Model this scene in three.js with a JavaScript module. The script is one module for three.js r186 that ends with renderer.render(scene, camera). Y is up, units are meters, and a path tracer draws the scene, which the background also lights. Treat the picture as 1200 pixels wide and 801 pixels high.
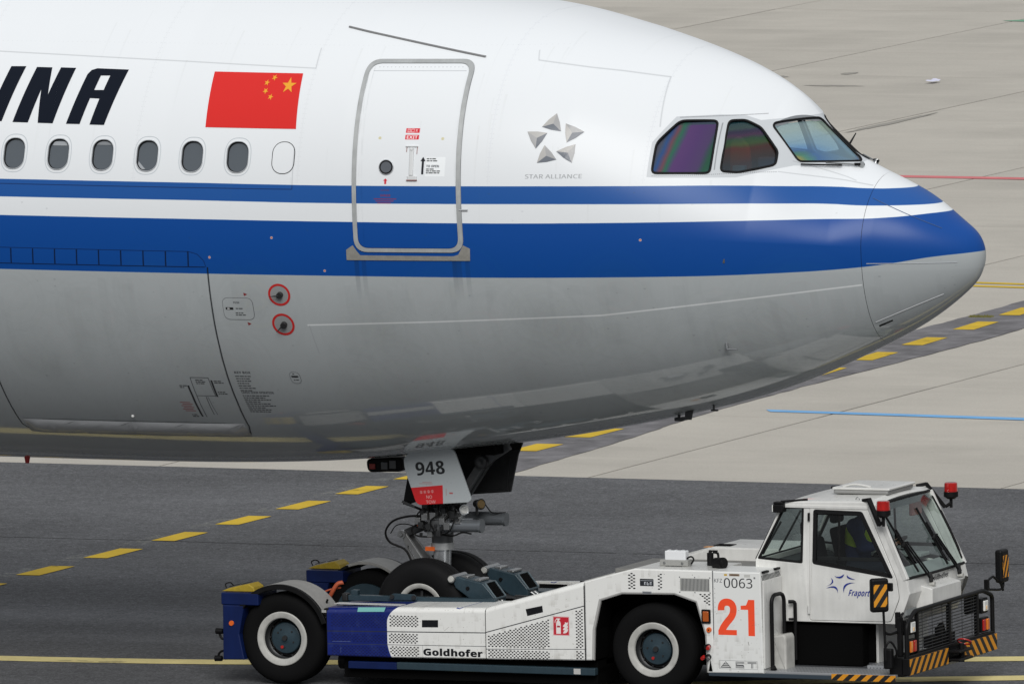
import * as THREE from 'three';
import { RoundedBoxGeometry } from 'three/addons/geometries/RoundedBoxGeometry.js';
import { mergeGeometries, mergeVertices } from 'three/addons/utils/BufferGeometryUtils.js';
import { TessellateModifier } from 'three/addons/modifiers/TessellateModifier.js';
import { ImprovedNoise } from 'three/addons/math/ImprovedNoise.js';
import { MarchingCubes } from 'three/addons/objects/MarchingCubes.js';
import { Brush, Evaluator, SUBTRACTION } from 'three-bvh-csg';

// ---------------------------------------------------------------- camera, sky, sun, exposure
const scene = new THREE.Scene();
const camera = new THREE.PerspectiveCamera(2 * Math.atan(400.5 / 17920) * 180 / Math.PI, 1024 / 683, 1, 6000);
camera.position.set(68.9725, 19.8327, 151.3463);
camera.rotation.set(-0.0970539, 0.4224838, -0.021, 'YXZ');
const renderer = new THREE.WebGLRenderer({ antialias: true });
renderer.toneMapping = THREE.LinearToneMapping;
renderer.toneMappingExposure = 1.04;
renderer.shadowMap.enabled = true;

function rng(seed) { let a = seed >>> 0; return () => { a = (a + 0x6d2b79f5) | 0; let t = Math.imul(a ^ (a >>> 15), 1 | a); t = (t + Math.imul(t ^ (t >>> 7), 61 | t)) ^ t; return ((t ^ (t >>> 14)) >>> 0) / 4294967296; }; }
const noise = new ImprovedNoise();
const fbm = (x, y, z = 0, o = 4) => { let s = 0, a = 0.5; for (let i = 0; i < o; i++, a *= 0.5) { s += a * noise.noise(x, y, z + i * 7.3); x *= 2; y *= 2; } return s; };

{ // an even overcast: brighter overhead, a little mottled by cloud
  const W = 512, H = 256, d = new Float32Array(W * H * 4);
  for (let j = 0; j < H; j++) for (let i = 0; i < W; i++) {
    const el = ((j + 0.5) / H - 0.5) * Math.PI, az = (i + 0.5) / W * 2 * Math.PI, s = Math.sin(el);
    const n = fbm(Math.cos(az) * Math.cos(el) * 2.2 + 5, s * 4, Math.sin(az) * Math.cos(el) * 2.2, 4);
    const L = (s > 0 ? 0.70 * (1 + 2.2 * s) / 3.2 : 0.2) * (1 + 0.28 * n), k = (j * W + i) * 4;
    d[k] = L * 0.965; d[k + 1] = L * 1.0; d[k + 2] = L * 1.05; d[k + 3] = 1;
  }
  const t = new THREE.DataTexture(d, W, H, THREE.RGBAFormat, THREE.FloatType);
  t.mapping = THREE.EquirectangularReflectionMapping; t.magFilter = t.minFilter = THREE.LinearFilter; t.needsUpdate = true;
  scene.background = t; scene.environment = t;
}
const sun = new THREE.DirectionalLight(new THREE.Color(1, 0.985, 0.965), 2.2);
sun.position.set(26, 44, 54); sun.target.position.set(0, 0, 0);
sun.castShadow = true; sun.shadow.radius = 60; sun.shadow.mapSize.set(2048, 2048);
Object.assign(sun.shadow.camera, { left: -45, right: 45, top: 45, bottom: -45, near: 1, far: 160 });
scene.add(sun, sun.target);

// ---------------------------------------------------------------- helpers
const V = (x, y, z) => new THREE.Vector3(x, y, z);
const used = {};
function numbered(n) { used[n] = (used[n] ?? -1) + 1; return used[n] ? n + '_' + String(used[n]).padStart(3, '0') : n; }
function boxUV(g) { // uv in metres from the face's main direction
  const p = g.attributes.position, n = g.attributes.normal, uv = new Float32Array(p.count * 2);
  for (let i = 0; i < p.count; i++) {
    const ax = Math.abs(n.getX(i)), ay = Math.abs(n.getY(i)), az = Math.abs(n.getZ(i));
    const [u, v] = ay >= ax && ay >= az ? [p.getX(i), p.getZ(i)] : az >= ax ? [p.getX(i), p.getY(i)] : [p.getZ(i), p.getY(i)];
    uv[2 * i] = u; uv[2 * i + 1] = v;
  }
  g.setAttribute('uv', new THREE.BufferAttribute(uv, 2)); return g;
}
function norm(g) { // same attributes, no index, for merging
  g = g.index ? g.toNonIndexed() : g;
  for (const k of Object.keys(g.attributes)) if (!['position', 'normal', 'uv'].includes(k)) g.deleteAttribute(k);
  if (!g.attributes.normal) g.computeVertexNormals();
  if (!g.attributes.uv) boxUV(g);
  g.morphAttributes = {}; g.clearGroups();
  return g;
}
const merge = (gs) => { const a = [gs].flat(Infinity).map(norm); return a.length > 1 ? mergeGeometries(a) : a[0]; };
function mesh(g, m) { const o = new THREE.Mesh(g, m); o.castShadow = o.receiveShadow = true; return o; }
function part(name, gs, m, parent, keepUV = false) {
  const g = merge(gs); if (!keepUV) boxUV(g);
  const o = mesh(g, m); o.name = name; parent.add(o); return o;
}
function group(name, parent, at = [0, 0, 0]) { const o = new THREE.Group(); o.name = name; o.position.set(...at); parent.add(o); return o; }
function thing(name, label, category, at = [0, 0, 0], grp) {
  const o = new THREE.Group(); o.name = numbered(name); o.position.set(...at); scene.add(o);
  o.userData = { label, category }; if (grp) o.userData.group = grp; return o;
}
function structure(name, gs, m, label) { const o = part(name, gs, m, scene, true); o.name = numbered(name); o.userData.kind = 'structure'; if (label) o.userData.label = label; return o; }
const B = (x0, x1, y0, y1, z0, z1, r = 0.008) => { // box by its limits
  const w = Math.abs(x1 - x0), h = Math.abs(y1 - y0), d = Math.abs(z1 - z0), q = Math.min(r, w / 2.2, h / 2.2, d / 2.2);
  const g = q > 0.0015 ? new RoundedBoxGeometry(w, h, d, 2, q) : new THREE.BoxGeometry(w, h, d);
  return g.translate((x0 + x1) / 2, (y0 + y1) / 2, (z0 + z1) / 2);
};
const shapeOf = (pts, hole) => { const s = new THREE.Shape(pts.map((p) => new THREE.Vector2(p[0], p[1]))); for (const h of hole ?? []) s.holes.push(new THREE.Path(h.map((p) => new THREE.Vector2(p[0], p[1])))); return s; };
function P(pts, z0, z1, { bevel = 0.006, holes } = {}) { // polygon in x, y pushed from z0 to z1
  const d = z1 - z0, b = Math.min(bevel, d / 3);
  const g = new THREE.ExtrudeGeometry(shapeOf(pts, holes), { depth: d - 2 * b, bevelEnabled: b > 0.001, bevelThickness: b, bevelSize: b, bevelOffset: -b, bevelSegments: 2, curveSegments: 12 });
  return g.translate(0, 0, z0 + b);
}
const dir = V(0, 1, 0);
function rod(a, b, r0, r1 = r0, seg = 14) { // round bar between two points
  const A = V(...a), Bv = V(...b), d = Bv.clone().sub(A), g = new THREE.CylinderGeometry(r1, r0, d.length(), seg);
  return g.applyQuaternion(new THREE.Quaternion().setFromUnitVectors(dir, d.clone().normalize())).translate(...A.add(Bv).multiplyScalar(0.5).toArray());
}
function bar(a, b, w, h) { // square bar between two points, h is its upright size
  const A = V(...a), Bv = V(...b), d = Bv.clone().sub(A), L = d.length(), g = new RoundedBoxGeometry(w, h, L, 1, Math.min(w, h) * 0.12);
  const m = new THREE.Matrix4().lookAt(Bv, A, Math.abs(d.y) > 0.97 * L ? V(1, 0, 0) : dir);
  return g.applyMatrix4(m).translate(...A.add(Bv).multiplyScalar(0.5).toArray());
}
const pipe = (pts, r, seg = 40, closed = false, tension = 0.5, rs = 8) => new THREE.TubeGeometry(new THREE.CatmullRomCurve3(pts.map((p) => V(...p)), closed, 'catmullrom', tension), seg, r, rs, closed);
function bent(pts, r, rc = 0.05, rs = 10) { // pipe of straight runs with rounded corners
  const path = new THREE.CurvePath(), q = pts.map((p) => V(...p)); let from = q[0];
  for (let i = 1; i < q.length - 1; i++) {
    const a = q[i].clone().add(q[i - 1].clone().sub(q[i]).setLength(Math.min(rc, q[i].distanceTo(q[i - 1]) / 2.1))), b = q[i].clone().add(q[i + 1].clone().sub(q[i]).setLength(Math.min(rc, q[i].distanceTo(q[i + 1]) / 2.1)));
    path.add(new THREE.LineCurve3(from, a)); path.add(new THREE.QuadraticBezierCurve3(a, q[i], b)); from = b;
  }
  path.add(new THREE.LineCurve3(from, q[q.length - 1]));
  return new THREE.TubeGeometry(path, 14 * pts.length, r, rs, false);
}
const lathe = (pts, seg = 64) => new THREE.LatheGeometry(pts.map((p) => new THREE.Vector2(p[0], p[1])), seg).rotateX(Math.PI / 2); // axis along z: [radius, z]
const lin = (r, g, b) => new THREE.Color().setRGB(r, g, b);
function mat(c, rough = 0.6, metal = 0, more = {}) { return new THREE.MeshPhysicalMaterial({ color: Array.isArray(c) ? lin(...c) : c, roughness: rough, metalness: metal, ...more }); }
const canvas = (w, h) => { const c = document.createElement('canvas'); c.width = w; c.height = h; return c; };
function tex(c, repeat = false, srgb = true) { const t = new THREE.CanvasTexture(c); if (srgb) t.colorSpace = THREE.SRGBColorSpace; if (repeat) t.wrapS = t.wrapT = THREE.RepeatWrapping; t.anisotropy = 8; return t; }
function noiseTex(n, fn, srgb = true) { // square tile from a function of (u, v) giving r, g, b 0..255
  const d = new Uint8Array(n * n * 4);
  for (let j = 0; j < n; j++) for (let i = 0; i < n; i++) { const c = fn(i / n, j / n, i, j), k = (j * n + i) * 4; d[k] = c[0]; d[k + 1] = c[1]; d[k + 2] = c[2]; d[k + 3] = 255; }
  const t = new THREE.DataTexture(d, n, n); t.wrapS = t.wrapT = THREE.RepeatWrapping; t.magFilter = THREE.LinearFilter; t.minFilter = THREE.LinearMipmapLinearFilter; t.generateMipmaps = true;
  if (srgb) t.colorSpace = THREE.SRGBColorSpace; t.needsUpdate = true; return t;
}
const scaled = (t, s) => { const c = t.clone(); c.repeat.set(s, s); c.needsUpdate = true; return c; };
const tile = (f) => (u, v) => { // a seamless noise: blends four shifted copies
  const a = u * u * (3 - 2 * u), b = v * v * (3 - 2 * v); return (f(u, v) * (1 - a) + f(u - 1, v) * a) * (1 - b) + (f(u, v - 1) * (1 - a) + f(u - 1, v - 1) * a) * b;
};
// wear shared by painted and bare metal: soft blotches and fine scratches
const grime = (() => {
  const f = tile((u, v) => fbm(u * 5 + 3, v * 5 + 1, 2.2, 5)), g = tile((u, v) => fbm(u * 26, v * 3, 9.1, 3)), r = rng(5);
  return noiseTex(256, (u, v) => { const k = 238 + 34 * f(u, v) + 16 * g(u, v) + 5 * (r() - 0.5); return [Math.min(255, k), Math.min(255, k - 1), Math.min(255, k - 4)]; });
})();
const roughWear = (() => { const f = tile((u, v) => fbm(u * 7, v * 7, 4, 5)); return noiseTex(256, (u, v) => { const k = 190 + 110 * f(u, v); return [k, k, k]; }, false); })();

// ---------------------------------------------------------------- materials
const M = {
  white: mat([0.78, 0.785, 0.775], 0.42, 0, { map: scaled(grime, 0.7), roughnessMap: scaled(roughWear, 1.3), clearcoat: 0.25, clearcoatRoughness: 0.25 }),
  blue: mat([0.004, 0.014, 0.082], 0.45, 0, { map: scaled(grime, 1.1), specularIntensity: 0.5 }),
  teal: mat([0.03, 0.056, 0.075], 0.5, 0.1, { map: scaled(grime, 1.7), roughnessMap: scaled(roughWear, 2) }),
  black: mat([0.006, 0.006, 0.0065], 0.5, 0, { map: scaled(grime, 2), specularIntensity: 0.4 }),
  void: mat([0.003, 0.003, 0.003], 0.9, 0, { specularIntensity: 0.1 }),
  rubber: mat([0.0065, 0.0065, 0.007], 0.75, 0, { specularIntensity: 0.35, bumpMap: roughWear, bumpScale: 0.002 }),
  seal: mat([0.006, 0.006, 0.0065], 0.6, 0, { specularIntensity: 0.4 }),
  steel: mat([0.42, 0.43, 0.44], 0.34, 0.85, { roughnessMap: scaled(roughWear, 4), map: scaled(grime, 4) }),
  chrome: mat([0.55, 0.57, 0.59], 0.22, 0.75),
  gearGrey: mat([0.10, 0.105, 0.112], 0.42, 0.35, { map: scaled(grime, 3) }),
  darkMetal: mat([0.05, 0.052, 0.055], 0.45, 0.6, { map: scaled(grime, 3) }),
  rimWhite: mat([0.52, 0.52, 0.50], 0.5, 0, { map: scaled(grime, 3) }),
  yellow: mat([0.42, 0.30, 0.02], 0.62, 0, { map: scaled(grime, 4) }),
  orange: mat([0.72, 0.13, 0.015], 0.3, 0, { clearcoat: 0.6 }),
  amber: mat([0.75, 0.2, 0.02], 0.18, 0, { clearcoat: 1, clearcoatRoughness: 0.05 }),
  red: mat([0.42, 0.015, 0.012], 0.3, 0, { clearcoat: 0.7, clearcoatRoughness: 0.1 }),
  redLens: mat([0.75, 0.02, 0.015], 0.12, 0, { transmission: 0.55, thickness: 0, clearcoat: 1, clearcoatRoughness: 0.05 }),
  lampGlass: mat([0.86, 0.86, 0.82], 0.12, 0, { clearcoat: 1, clearcoatRoughness: 0.04 }),
  clear: mat([0.93, 0.95, 0.95], 0.015, 0, { transmission: 1, thickness: 0, ior: 1.45 }),
  tinted: mat([0.83, 0.90, 0.87], 0.015, 0, { transmission: 1, thickness: 0, ior: 1.5 }),
  seat: mat([0.008, 0.008, 0.009], 0.9, 0, { specularIntensity: 0.2 }),
  dash: mat([0.022, 0.026, 0.028], 0.7),
  inside: mat([0.27, 0.29, 0.29], 0.75),
  hose: mat([0.006, 0.006, 0.006], 0.55, 0, { specularIntensity: 0.4 }),
};

// ---------------------------------------------------------------- ground
{
  // wide concrete field far out to the horizon; the near slabs are built one by one on top of it
  const field = mat([0.30, 0.29, 0.265], 0.9);
  structure('ground', new THREE.PlaneGeometry(6000, 6000, 1, 1).rotateX(-Math.PI / 2).translate(0, -0.13, 0), field, 'grey concrete field of the airport out to the horizon');

  // asphalt: grain, worn bands along the driving direction, faint old paint
  const N = 2048, S = 26, x0 = -18, z0 = -19, d = new Uint8ClampedArray(N * N * 4), r = rng(11);
  const coarse = new Float32Array(700 * 700), rc = rng(12); for (let k = 0; k < coarse.length; k++) coarse[k] = rc();
  const band = (z, c, w) => Math.exp(-(((z - c) / w) ** 2));
  for (let j = 0; j < N; j++) for (let i = 0; i < N; i++) {
    const x = x0 + (i + 0.5) / N * S, z = z0 + S - (j + 0.5) / N * S;
    let k = 83 + 10 * fbm(x * 0.22, z * 0.35, 1) * 2 + 7 * fbm(x * 1.7, z * 2.6, 3, 3) + 5 * fbm(x * 0.5, z * 6, 8, 2);
    const leftish = 1 / (1 + Math.exp((x + 2) * 0.8));
    k += 22 * leftish * band(z, -4.0, 0.75) + 12 * leftish * band(z, -2.3, 0.5) + 4 * leftish - 8 * leftish * band(z, -0.9, 0.7) - 6 * leftish * band(z, -6.2, 0.9);
    k -= 5 * band(z, -11.2, 0.8) * (0.6 + fbm(x * 0.6, z, 4)); k += 4 * band(z, -15.5, 2);
    const g = r(); k += (coarse[(j / 3 | 0) * 700 + (i / 3 | 0)] - 0.5) * 11 + (coarse[(j / 7 | 0) * 700 + (i / 5 | 0) + 3000] - 0.5) * 8; k += (g - 0.5) * 30 + (g > 0.985 ? 34 : 0) - (g < 0.02 ? 20 : 0);
    const q = (j * N + i) * 4; d[q] = k * 0.99; d[q + 1] = k * 0.995; d[q + 2] = k * 1.015; d[q + 3] = 255;
  }
  const put = (x, z, dr) => { const i = Math.floor((x - x0) / S * N), j = Math.floor((z0 + S - z) / S * N); if (i < 0 || j < 0 || i >= N || j >= N) return; const q = (j * N + i) * 4; d[q] += dr; d[q + 1] += dr; d[q + 2] += dr * 0.75; };
  // ghosts of an older dashed line beside the present one
  for (let k = 0; k < 7; k++) { const zc = -8.35 - 1.8 * k; for (let a = 0; a < 2200; a++) { const x = -9.13 + r() * 0.3, z = zc + r() * 1.0; if (fbm(x * 5, z * 5, 2) > -0.06) put(x, z, 20 * r()); } }
  // the long seam of the paver
  for (let a = 0; a < 9000; a++) { const x = x0 + a / 9000 * S, z = -11.45 + 0.10 * fbm(x * 0.5, 2, 1) + 0.035 * fbm(x * 4, 1, 1) - 0.012 * x; if (fbm(x * 2.3, 7, 1) > -0.22) for (let b = -1; b <= 1; b++) put(x, z + b * 0.012, -42); }
  for (let a = 0; a < 5000; a++) { const x = x0 + a / 5000 * S, z = -5.0 + 0.08 * fbm(x * 0.4, 5, 1) - 0.02 * x; if (fbm(x * 1.3, 3, 6) > 0.02) put(x, z, -26); }
  for (let k = 0; k < N * N * 4; k++) { /* clamp is done by the byte array */ if ((k & 3) === 3) d[k] = 255; }
  const t = new THREE.DataTexture(new Uint8Array(d.buffer), N, N); t.colorSpace = THREE.SRGBColorSpace; t.magFilter = THREE.LinearFilter; t.minFilter = THREE.LinearMipmapLinearFilter; t.generateMipmaps = true;
  t.wrapS = t.wrapT = THREE.MirroredRepeatWrapping; t.needsUpdate = true;
  const grain = (() => { const q = rng(3); return noiseTex(256, () => { const k = 255 * q(); return [k, k, k]; }, false); })(); grain.repeat.set(S / 2.2, S / 2.2);
  const asphalt = new THREE.MeshPhysicalMaterial({ map: t, roughness: 0.92, bumpMap: grain, bumpScale: 0.0035, specularIntensity: 0.5 });
  const g = new THREE.PlaneGeometry(900, 400, 1, 1).rotateX(-Math.PI / 2).translate(0, 0, -19 + 200), p = g.attributes.position, uv = g.attributes.uv;
  for (let i = 0; i < p.count; i++) uv.setXY(i, (p.getX(i) - x0) / S, (z0 + S - p.getZ(i)) / S);
  structure('taxiway', g, asphalt, 'dark grey asphalt taxiway under the aircraft tug');

  // concrete slabs, each one a block of its own with open joints
  const cf = tile((u, v) => fbm(u * 6 + 2, v * 6, 1.5, 5)), cs = tile((u, v) => fbm(u * 3, v * 30, 6.5, 4)), cb = tile((u, v) => fbm(u * 2.5 + 9, v * 3.5, 3.1, 3)), q = rng(21);
  const conc = noiseTex(1024, (u, v) => { const s = q(); const k = 182 + 15 * cf(u, v) + 7 * cs(u, v) + 12 * cb(u, v) + (s - 0.5) * 15 - (s > 0.995 ? 24 : 0); return [k * 1.0, k * 0.972, k * 0.92]; });
  conc.repeat.set(1 / 9, 1 / 9);
  const tone = [1, 0.98, 1.02, 0.965, 1.0, 0.99].map((k) => new THREE.MeshPhysicalMaterial({ map: conc, color: lin(k, k, k * 0.995), roughness: 0.93, specularIntensity: 0.4, bumpMap: grain, bumpScale: 0.0015 }));
  const xs = [7, -1.15, -6.62, -12.45, -17.9, -23.2, -28.9, -34.05, -39.4, -44.8, -50.2, -55.6], zs = [-19.0, -22.45, -26.15, -30.2, -34.4, -38.92, -43.35, -47.3, -51.5, -55.8, -60.0, -64.2, -68.4, -72.3, -76.3, -80.75, -85, -89.2, -93.4, -97.6];
  const apron = new THREE.Group(); apron.name = 'apron'; apron.userData = { kind: 'structure', label: 'light concrete apron of large slabs behind the nose of the airliner' }; scene.add(apron);
  const tar = part('joint_filler', new THREE.PlaneGeometry(62.4, 78.4).rotateX(-Math.PI / 2).translate(-24.3, -0.009, -58.3), mat([0.045, 0.043, 0.04], 0.9), apron);
  const rs = rng(77), gap = 0.014;
  for (let a = 0; a < xs.length - 1; a++) for (let b = 0; b < zs.length - 1; b++) {
    const X1 = xs[a], X0 = xs[a + 1], Z1 = zs[b], Z0 = zs[b + 1], cx = (X0 + X1) / 2, cz = (Z0 + Z1) / 2;
    const e = [rs() * 0.012, rs() * 0.012], g2 = new THREE.BoxGeometry(X1 - X0 - 2 * gap - e[0], 0.1, Z1 - Z0 - 0.008 - e[1] * 0.5).translate(cx, -0.05 + (rs() - 0.5) * 0.003, cz);
    const ou = rs() * 9, ov = rs() * 9, pp = g2.attributes.position, uu = g2.attributes.uv; for (let i = 0; i < pp.count; i++) uu.setXY(i, pp.getX(i) + ou, pp.getZ(i) + ov);
    part('concrete_slab', g2, tone[Math.floor(rs() * 6)], apron, true);
  }

  // painted markings, each a thin film on the surface; wear is part of the paint
  const wf = tile((u, v) => fbm(u * 9, v * 9, 2.5, 5));
  const wornTex = (c, lo) => { const rr = rng(c[0]); return noiseTex(256, (u, v) => { const w = wf(u, v), k = w < lo ? 0.74 : 0.94 + 0.14 * w + 0.06 * (rr() - 0.5); return [c[0] * k, c[1] * k, c[2] * k]; }); };
  const paint = (c, lo = -0.33) => new THREE.MeshPhysicalMaterial({ map: scaled(wornTex(c, lo), 0.237), roughness: 0.8, specularIntensity: 0.4 });
  const flat = (pts, y) => { const g3 = new THREE.ShapeGeometry(shapeOf(pts.map(([x, z]) => [x, -z]))).rotateX(-Math.PI / 2).translate(0, y, 0), pq = g3.attributes.position, uq = g3.attributes.uv; for (let i = 0; i < pq.count; i++) uq.setXY(i, pq.getX(i), pq.getZ(i)); return g3; };
  const ribbon = (pts, w, y) => { const L = [], R = []; pts.forEach((p, i) => { const a = pts[Math.max(0, i - 1)], b = pts[Math.min(pts.length - 1, i + 1)], l = Math.hypot(b[0] - a[0], b[1] - a[1]), nx = -(b[1] - a[1]) / l * w / 2, nz = (b[0] - a[0]) / l * w / 2; L.push([p[0] + nx, p[1] + nz]); R.unshift([p[0] - nx, p[1] - nz]); }); return flat([...L, ...R], y); };
  const yel = paint([212, 178, 52], -0.3), cream = paint([226, 210, 146], -0.26);
  // blacked-out strip of old paint on the slabs under the dashes, with uneven edges
  const rb = rng(31), edgeL = [[-9.6, -19.05], [-9.62, -25], [-9.66, -30], [-9.78, -36.3], [-9.9, -41], [-10.3, -46], [-10.9, -52]], edgeR = [[-7.72, -19.05], [-7.95, -23.2], [-8.2, -26], [-8.32, -30], [-8.32, -33.3], [-8.42, -37.6], [-8.8, -42], [-9.4, -47], [-10.1, -52]];
  const along = (E) => { const c = new THREE.CatmullRomCurve3(E.map(([x, z]) => V(x, 0, z))), o = []; for (let i = 0; i <= 120; i++) { const p = c.getPoint(i / 120); o.push([p.x + 0.05 * fbm(p.z * 1.9, 3, 1) + 0.02 * (rb() - 0.5), p.z]); } return o; };
  const dk = rng(8), bf = tile((u, v) => fbm(u * 8, v * 8, 8.5, 5)); const dark = noiseTex(256, (u, v) => { const k = 112 + 46 * bf(u, v) + 12 * (dk() - 0.5); return [k, k * 0.985, k * 1.0]; });
  structure('blacked_out_strip', flat([...along(edgeL), ...along(edgeR).reverse()], 0.006), new THREE.MeshPhysicalMaterial({ map: scaled(dark, 0.35), roughness: 0.9, specularIntensity: 0.3 }), 'dark strip of blacked-out paint running under the yellow dashes on the apron');
  const dashes = new THREE.Group(); dashes.name = 'dashed_line'; dashes.userData = { kind: 'structure', label: 'line of yellow dashes from the taxiway across the apron' }; scene.add(dashes);
  const cx = (z) => (z > -30 ? -8.76 + 0.10 * THREE.MathUtils.smoothstep(-z, 18, 22) * (1 - THREE.MathUtils.smoothstep(-z, 24, 30)) : -8.72 - 0.06 * (-30 - z) - 0.0035 * Math.max(0, -z - 36) ** 2);
  for (const [z1, L] of [[-4.0, 1.0], [-5.85, 0.96], [-7.65, 0.96], [-9.47, 1.0], [-11.33, 0.94], [-13.11, 0.95], [-14.82, 0.95], [-16.54, 0.92], [-18.25, 0.94], [-19.95, 0.95], [-21.59, 0.85], [-23.26, 1.08], [-25.2, 1.0], [-27.15, 1.0], [-29.1, 1.0], [-31.1, 1.0], [-33.08, 1.06], [-35.1, 1.03], [-37.2, 1.09], [-39.2, 1.05], [-41.2, 1.05], [-43.2, 1.05]]) {
    const w = z1 < -20 && z1 > -24 ? 0.36 : 0.3; part('yellow_dash', flat([[cx(z1) - w / 2, z1], [cx(z1 - L) - w / 2, z1 - L], [cx(z1 - L) + w / 2, z1 - L - 0.01], [cx(z1) + w / 2, z1 - 0.02]], z1 < -19 ? 0.011 : 0.006), yel, dashes, true);
  }
  const lineA = [[-24, -0.2], [-14, -0.05], [-8, -0.05], [-5.45, -0.15], [-3.05, -0.4], [0, -1.15], [3.27, -2.1], [5.7, -2.9], [9, -4.15], [16, -7.1]];
  const lineB = [[0.6, 1.15], [1.5, 0.82], [3.85, -0.2], [5.1, -0.78], [6.4, -1.28], [9, -2.3], [16, -5.3]];
  const curve = (L) => new THREE.CatmullRomCurve3(L.map(([x, z]) => V(x, 0, z))).getPoints(90).map((p) => [p.x, p.z]);
  structure('yellow_line', ribbon(curve(lineA), 0.42, 0.005), cream, 'long pale yellow line passing beneath the tug behind its wheels');
  structure('yellow_line', ribbon(curve(lineB), 0.42, 0.005), cream, 'pale yellow line at the very bottom edge under the front of the tug');
  structure('blue_line', flat([[-7.66, -26.98], [-7.5, -26.74], [2, -26.05], [14, -25.2], [14, -25.5], [2, -26.38]], 0.006), paint([122, 178, 226]), 'pale blue line painted on the concrete apron');
  structure('red_line', flat([[-30, -59.3], [0, -58.9], [0, -58.55], [-30, -58.95]], 0.006), paint([214, 124, 126]), 'red line painted across the apron behind the nose');
  structure('yellow_line', flat([[-22, -44.7], [0, -42.4], [0, -42.2], [-22, -44.5]], 0.006), yel, 'farther of two yellow lines close together right of the nose');
  structure('yellow_line', flat([[-22, -44.28], [0, -41.95], [0, -41.75], [-22, -44.08]], 0.006), yel, 'nearer of two yellow lines close together right of the nose');
  structure('green_mark', flat([[-29.1, -87.3], [-26.6, -86.7], [-26.4, -88.4], [-28.2, -88.3]], 0.006), paint([122, 168, 140]), 'faded green mark painted on the apron at the upper right');
  // rubber smears and old stains on the slabs
  const stain = new THREE.MeshPhysicalMaterial({ color: lin(0.30, 0.285, 0.255), roughness: 0.95, specularIntensity: 0.2 });
  const blot = (x, z, a, b, sd) => { const rr = rng(sd), o = []; for (let i = 0; i < 26; i++) { const t2 = i / 26 * 2 * Math.PI, k = 0.65 + 0.5 * rr(); o.push([x + a * k * Math.cos(t2), z + b * k * Math.sin(t2)]); } return flat(o, 0.005); };
  structure('stain', [blot(-28.3, -75.75, 0.16, 0.3, 1), blot(-28.1, -75.2, 0.12, 0.2, 2), blot(-27.4, -76.6, 0.13, 0.26, 3), blot(-26.7, -74.3, 0.5, 0.12, 4), blot(-23.0, -67.9, 0.10, 1.9, 5), blot(-22.2, -57.2, 0.16, 0.35, 6)], stain, 'dark rubber marks on the far apron');

  // scrap of paper, and moss in a slab joint
  const pg = new THREE.PlaneGeometry(0.14, 0.30, 8, 8).rotateX(-Math.PI / 2), pq = pg.attributes.position; for (let i = 0; i < pq.count; i++) pq.setY(i, 0.03 + 0.06 * fbm(pq.getX(i) * 5, pq.getZ(i) * 3, 1)); pg.computeVertexNormals();
  const lit = thing('litter', 'crumpled pale lilac paper scrap lying alone on the far apron', 'paper scrap', [-25.3, 0.02, -75.1]);
  part('sheet', pg, mat([0.62, 0.62, 0.75], 0.8), lit);
  const tuft = rng(4), blades = []; for (let i = 0; i < 240; i++) { const a = (tuft() - 0.5) * 0.34, h = 0.012 + 0.035 * tuft() * (1 - (a / 0.2) ** 2 * 0.6); blades.push(new THREE.ConeGeometry(0.006, h, 4).rotateX((tuft() - 0.5) * 1.2).rotateZ((tuft() - 0.5) * 1.2).translate(a, h / 2, (tuft() - 0.5) * 0.16)); }
  const mo = part('moss', blades, mat([0.16, 0.15, 0.035], 0.95), scene); mo.position.set(-9.6, 0.004, -38.92); mo.userData = { kind: 'stuff', label: 'low olive moss in the slab joint beside the yellow dashes' };
}

// ---------------------------------------------------------------- the airliner
const plane = thing('airliner', 'white and blue wide-body airliner with its nose wheel on the tug', 'airplane', [6.5284, 5.0752, 0]);
plane.rotation.z = -0.0033;
const fit = (xs, ys, endFlat = true) => { // monotone cubic
  const n = xs.length, h = [], d = [], m = new Array(n).fill(0);
  for (let i = 0; i < n - 1; i++) { h.push(xs[i + 1] - xs[i]); d.push((ys[i + 1] - ys[i]) / h[i]); }
  for (let i = 1; i < n - 1; i++) if (d[i - 1] * d[i] > 0) { const a = 2 * h[i] + h[i - 1], b = h[i] + 2 * h[i - 1]; m[i] = (a + b) / (a / d[i - 1] + b / d[i]); }
  m[0] = d[0]; m[n - 1] = endFlat ? 0 : d[n - 2];
  return (q) => { let i = 0; while (i < n - 2 && q > xs[i + 1]) i++; const t = Math.min(1, Math.max(0, (q - xs[i]) / h[i])); return (2 * t ** 3 - 3 * t * t + 1) * ys[i] + (t ** 3 - 2 * t * t + t) * h[i] * m[i] + (-2 * t ** 3 + 3 * t * t) * ys[i + 1] + (t ** 3 - t * t) * h[i] * m[i + 1]; };
};
const lerpTab = (xs, ys) => (q) => { let i = 0; while (i < xs.length - 2 && q > xs[i + 1]) i++; return ys[i] + (ys[i + 1] - ys[i]) * Math.min(1, Math.max(0, (q - xs[i]) / (xs[i + 1] - xs[i]))); };
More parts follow.
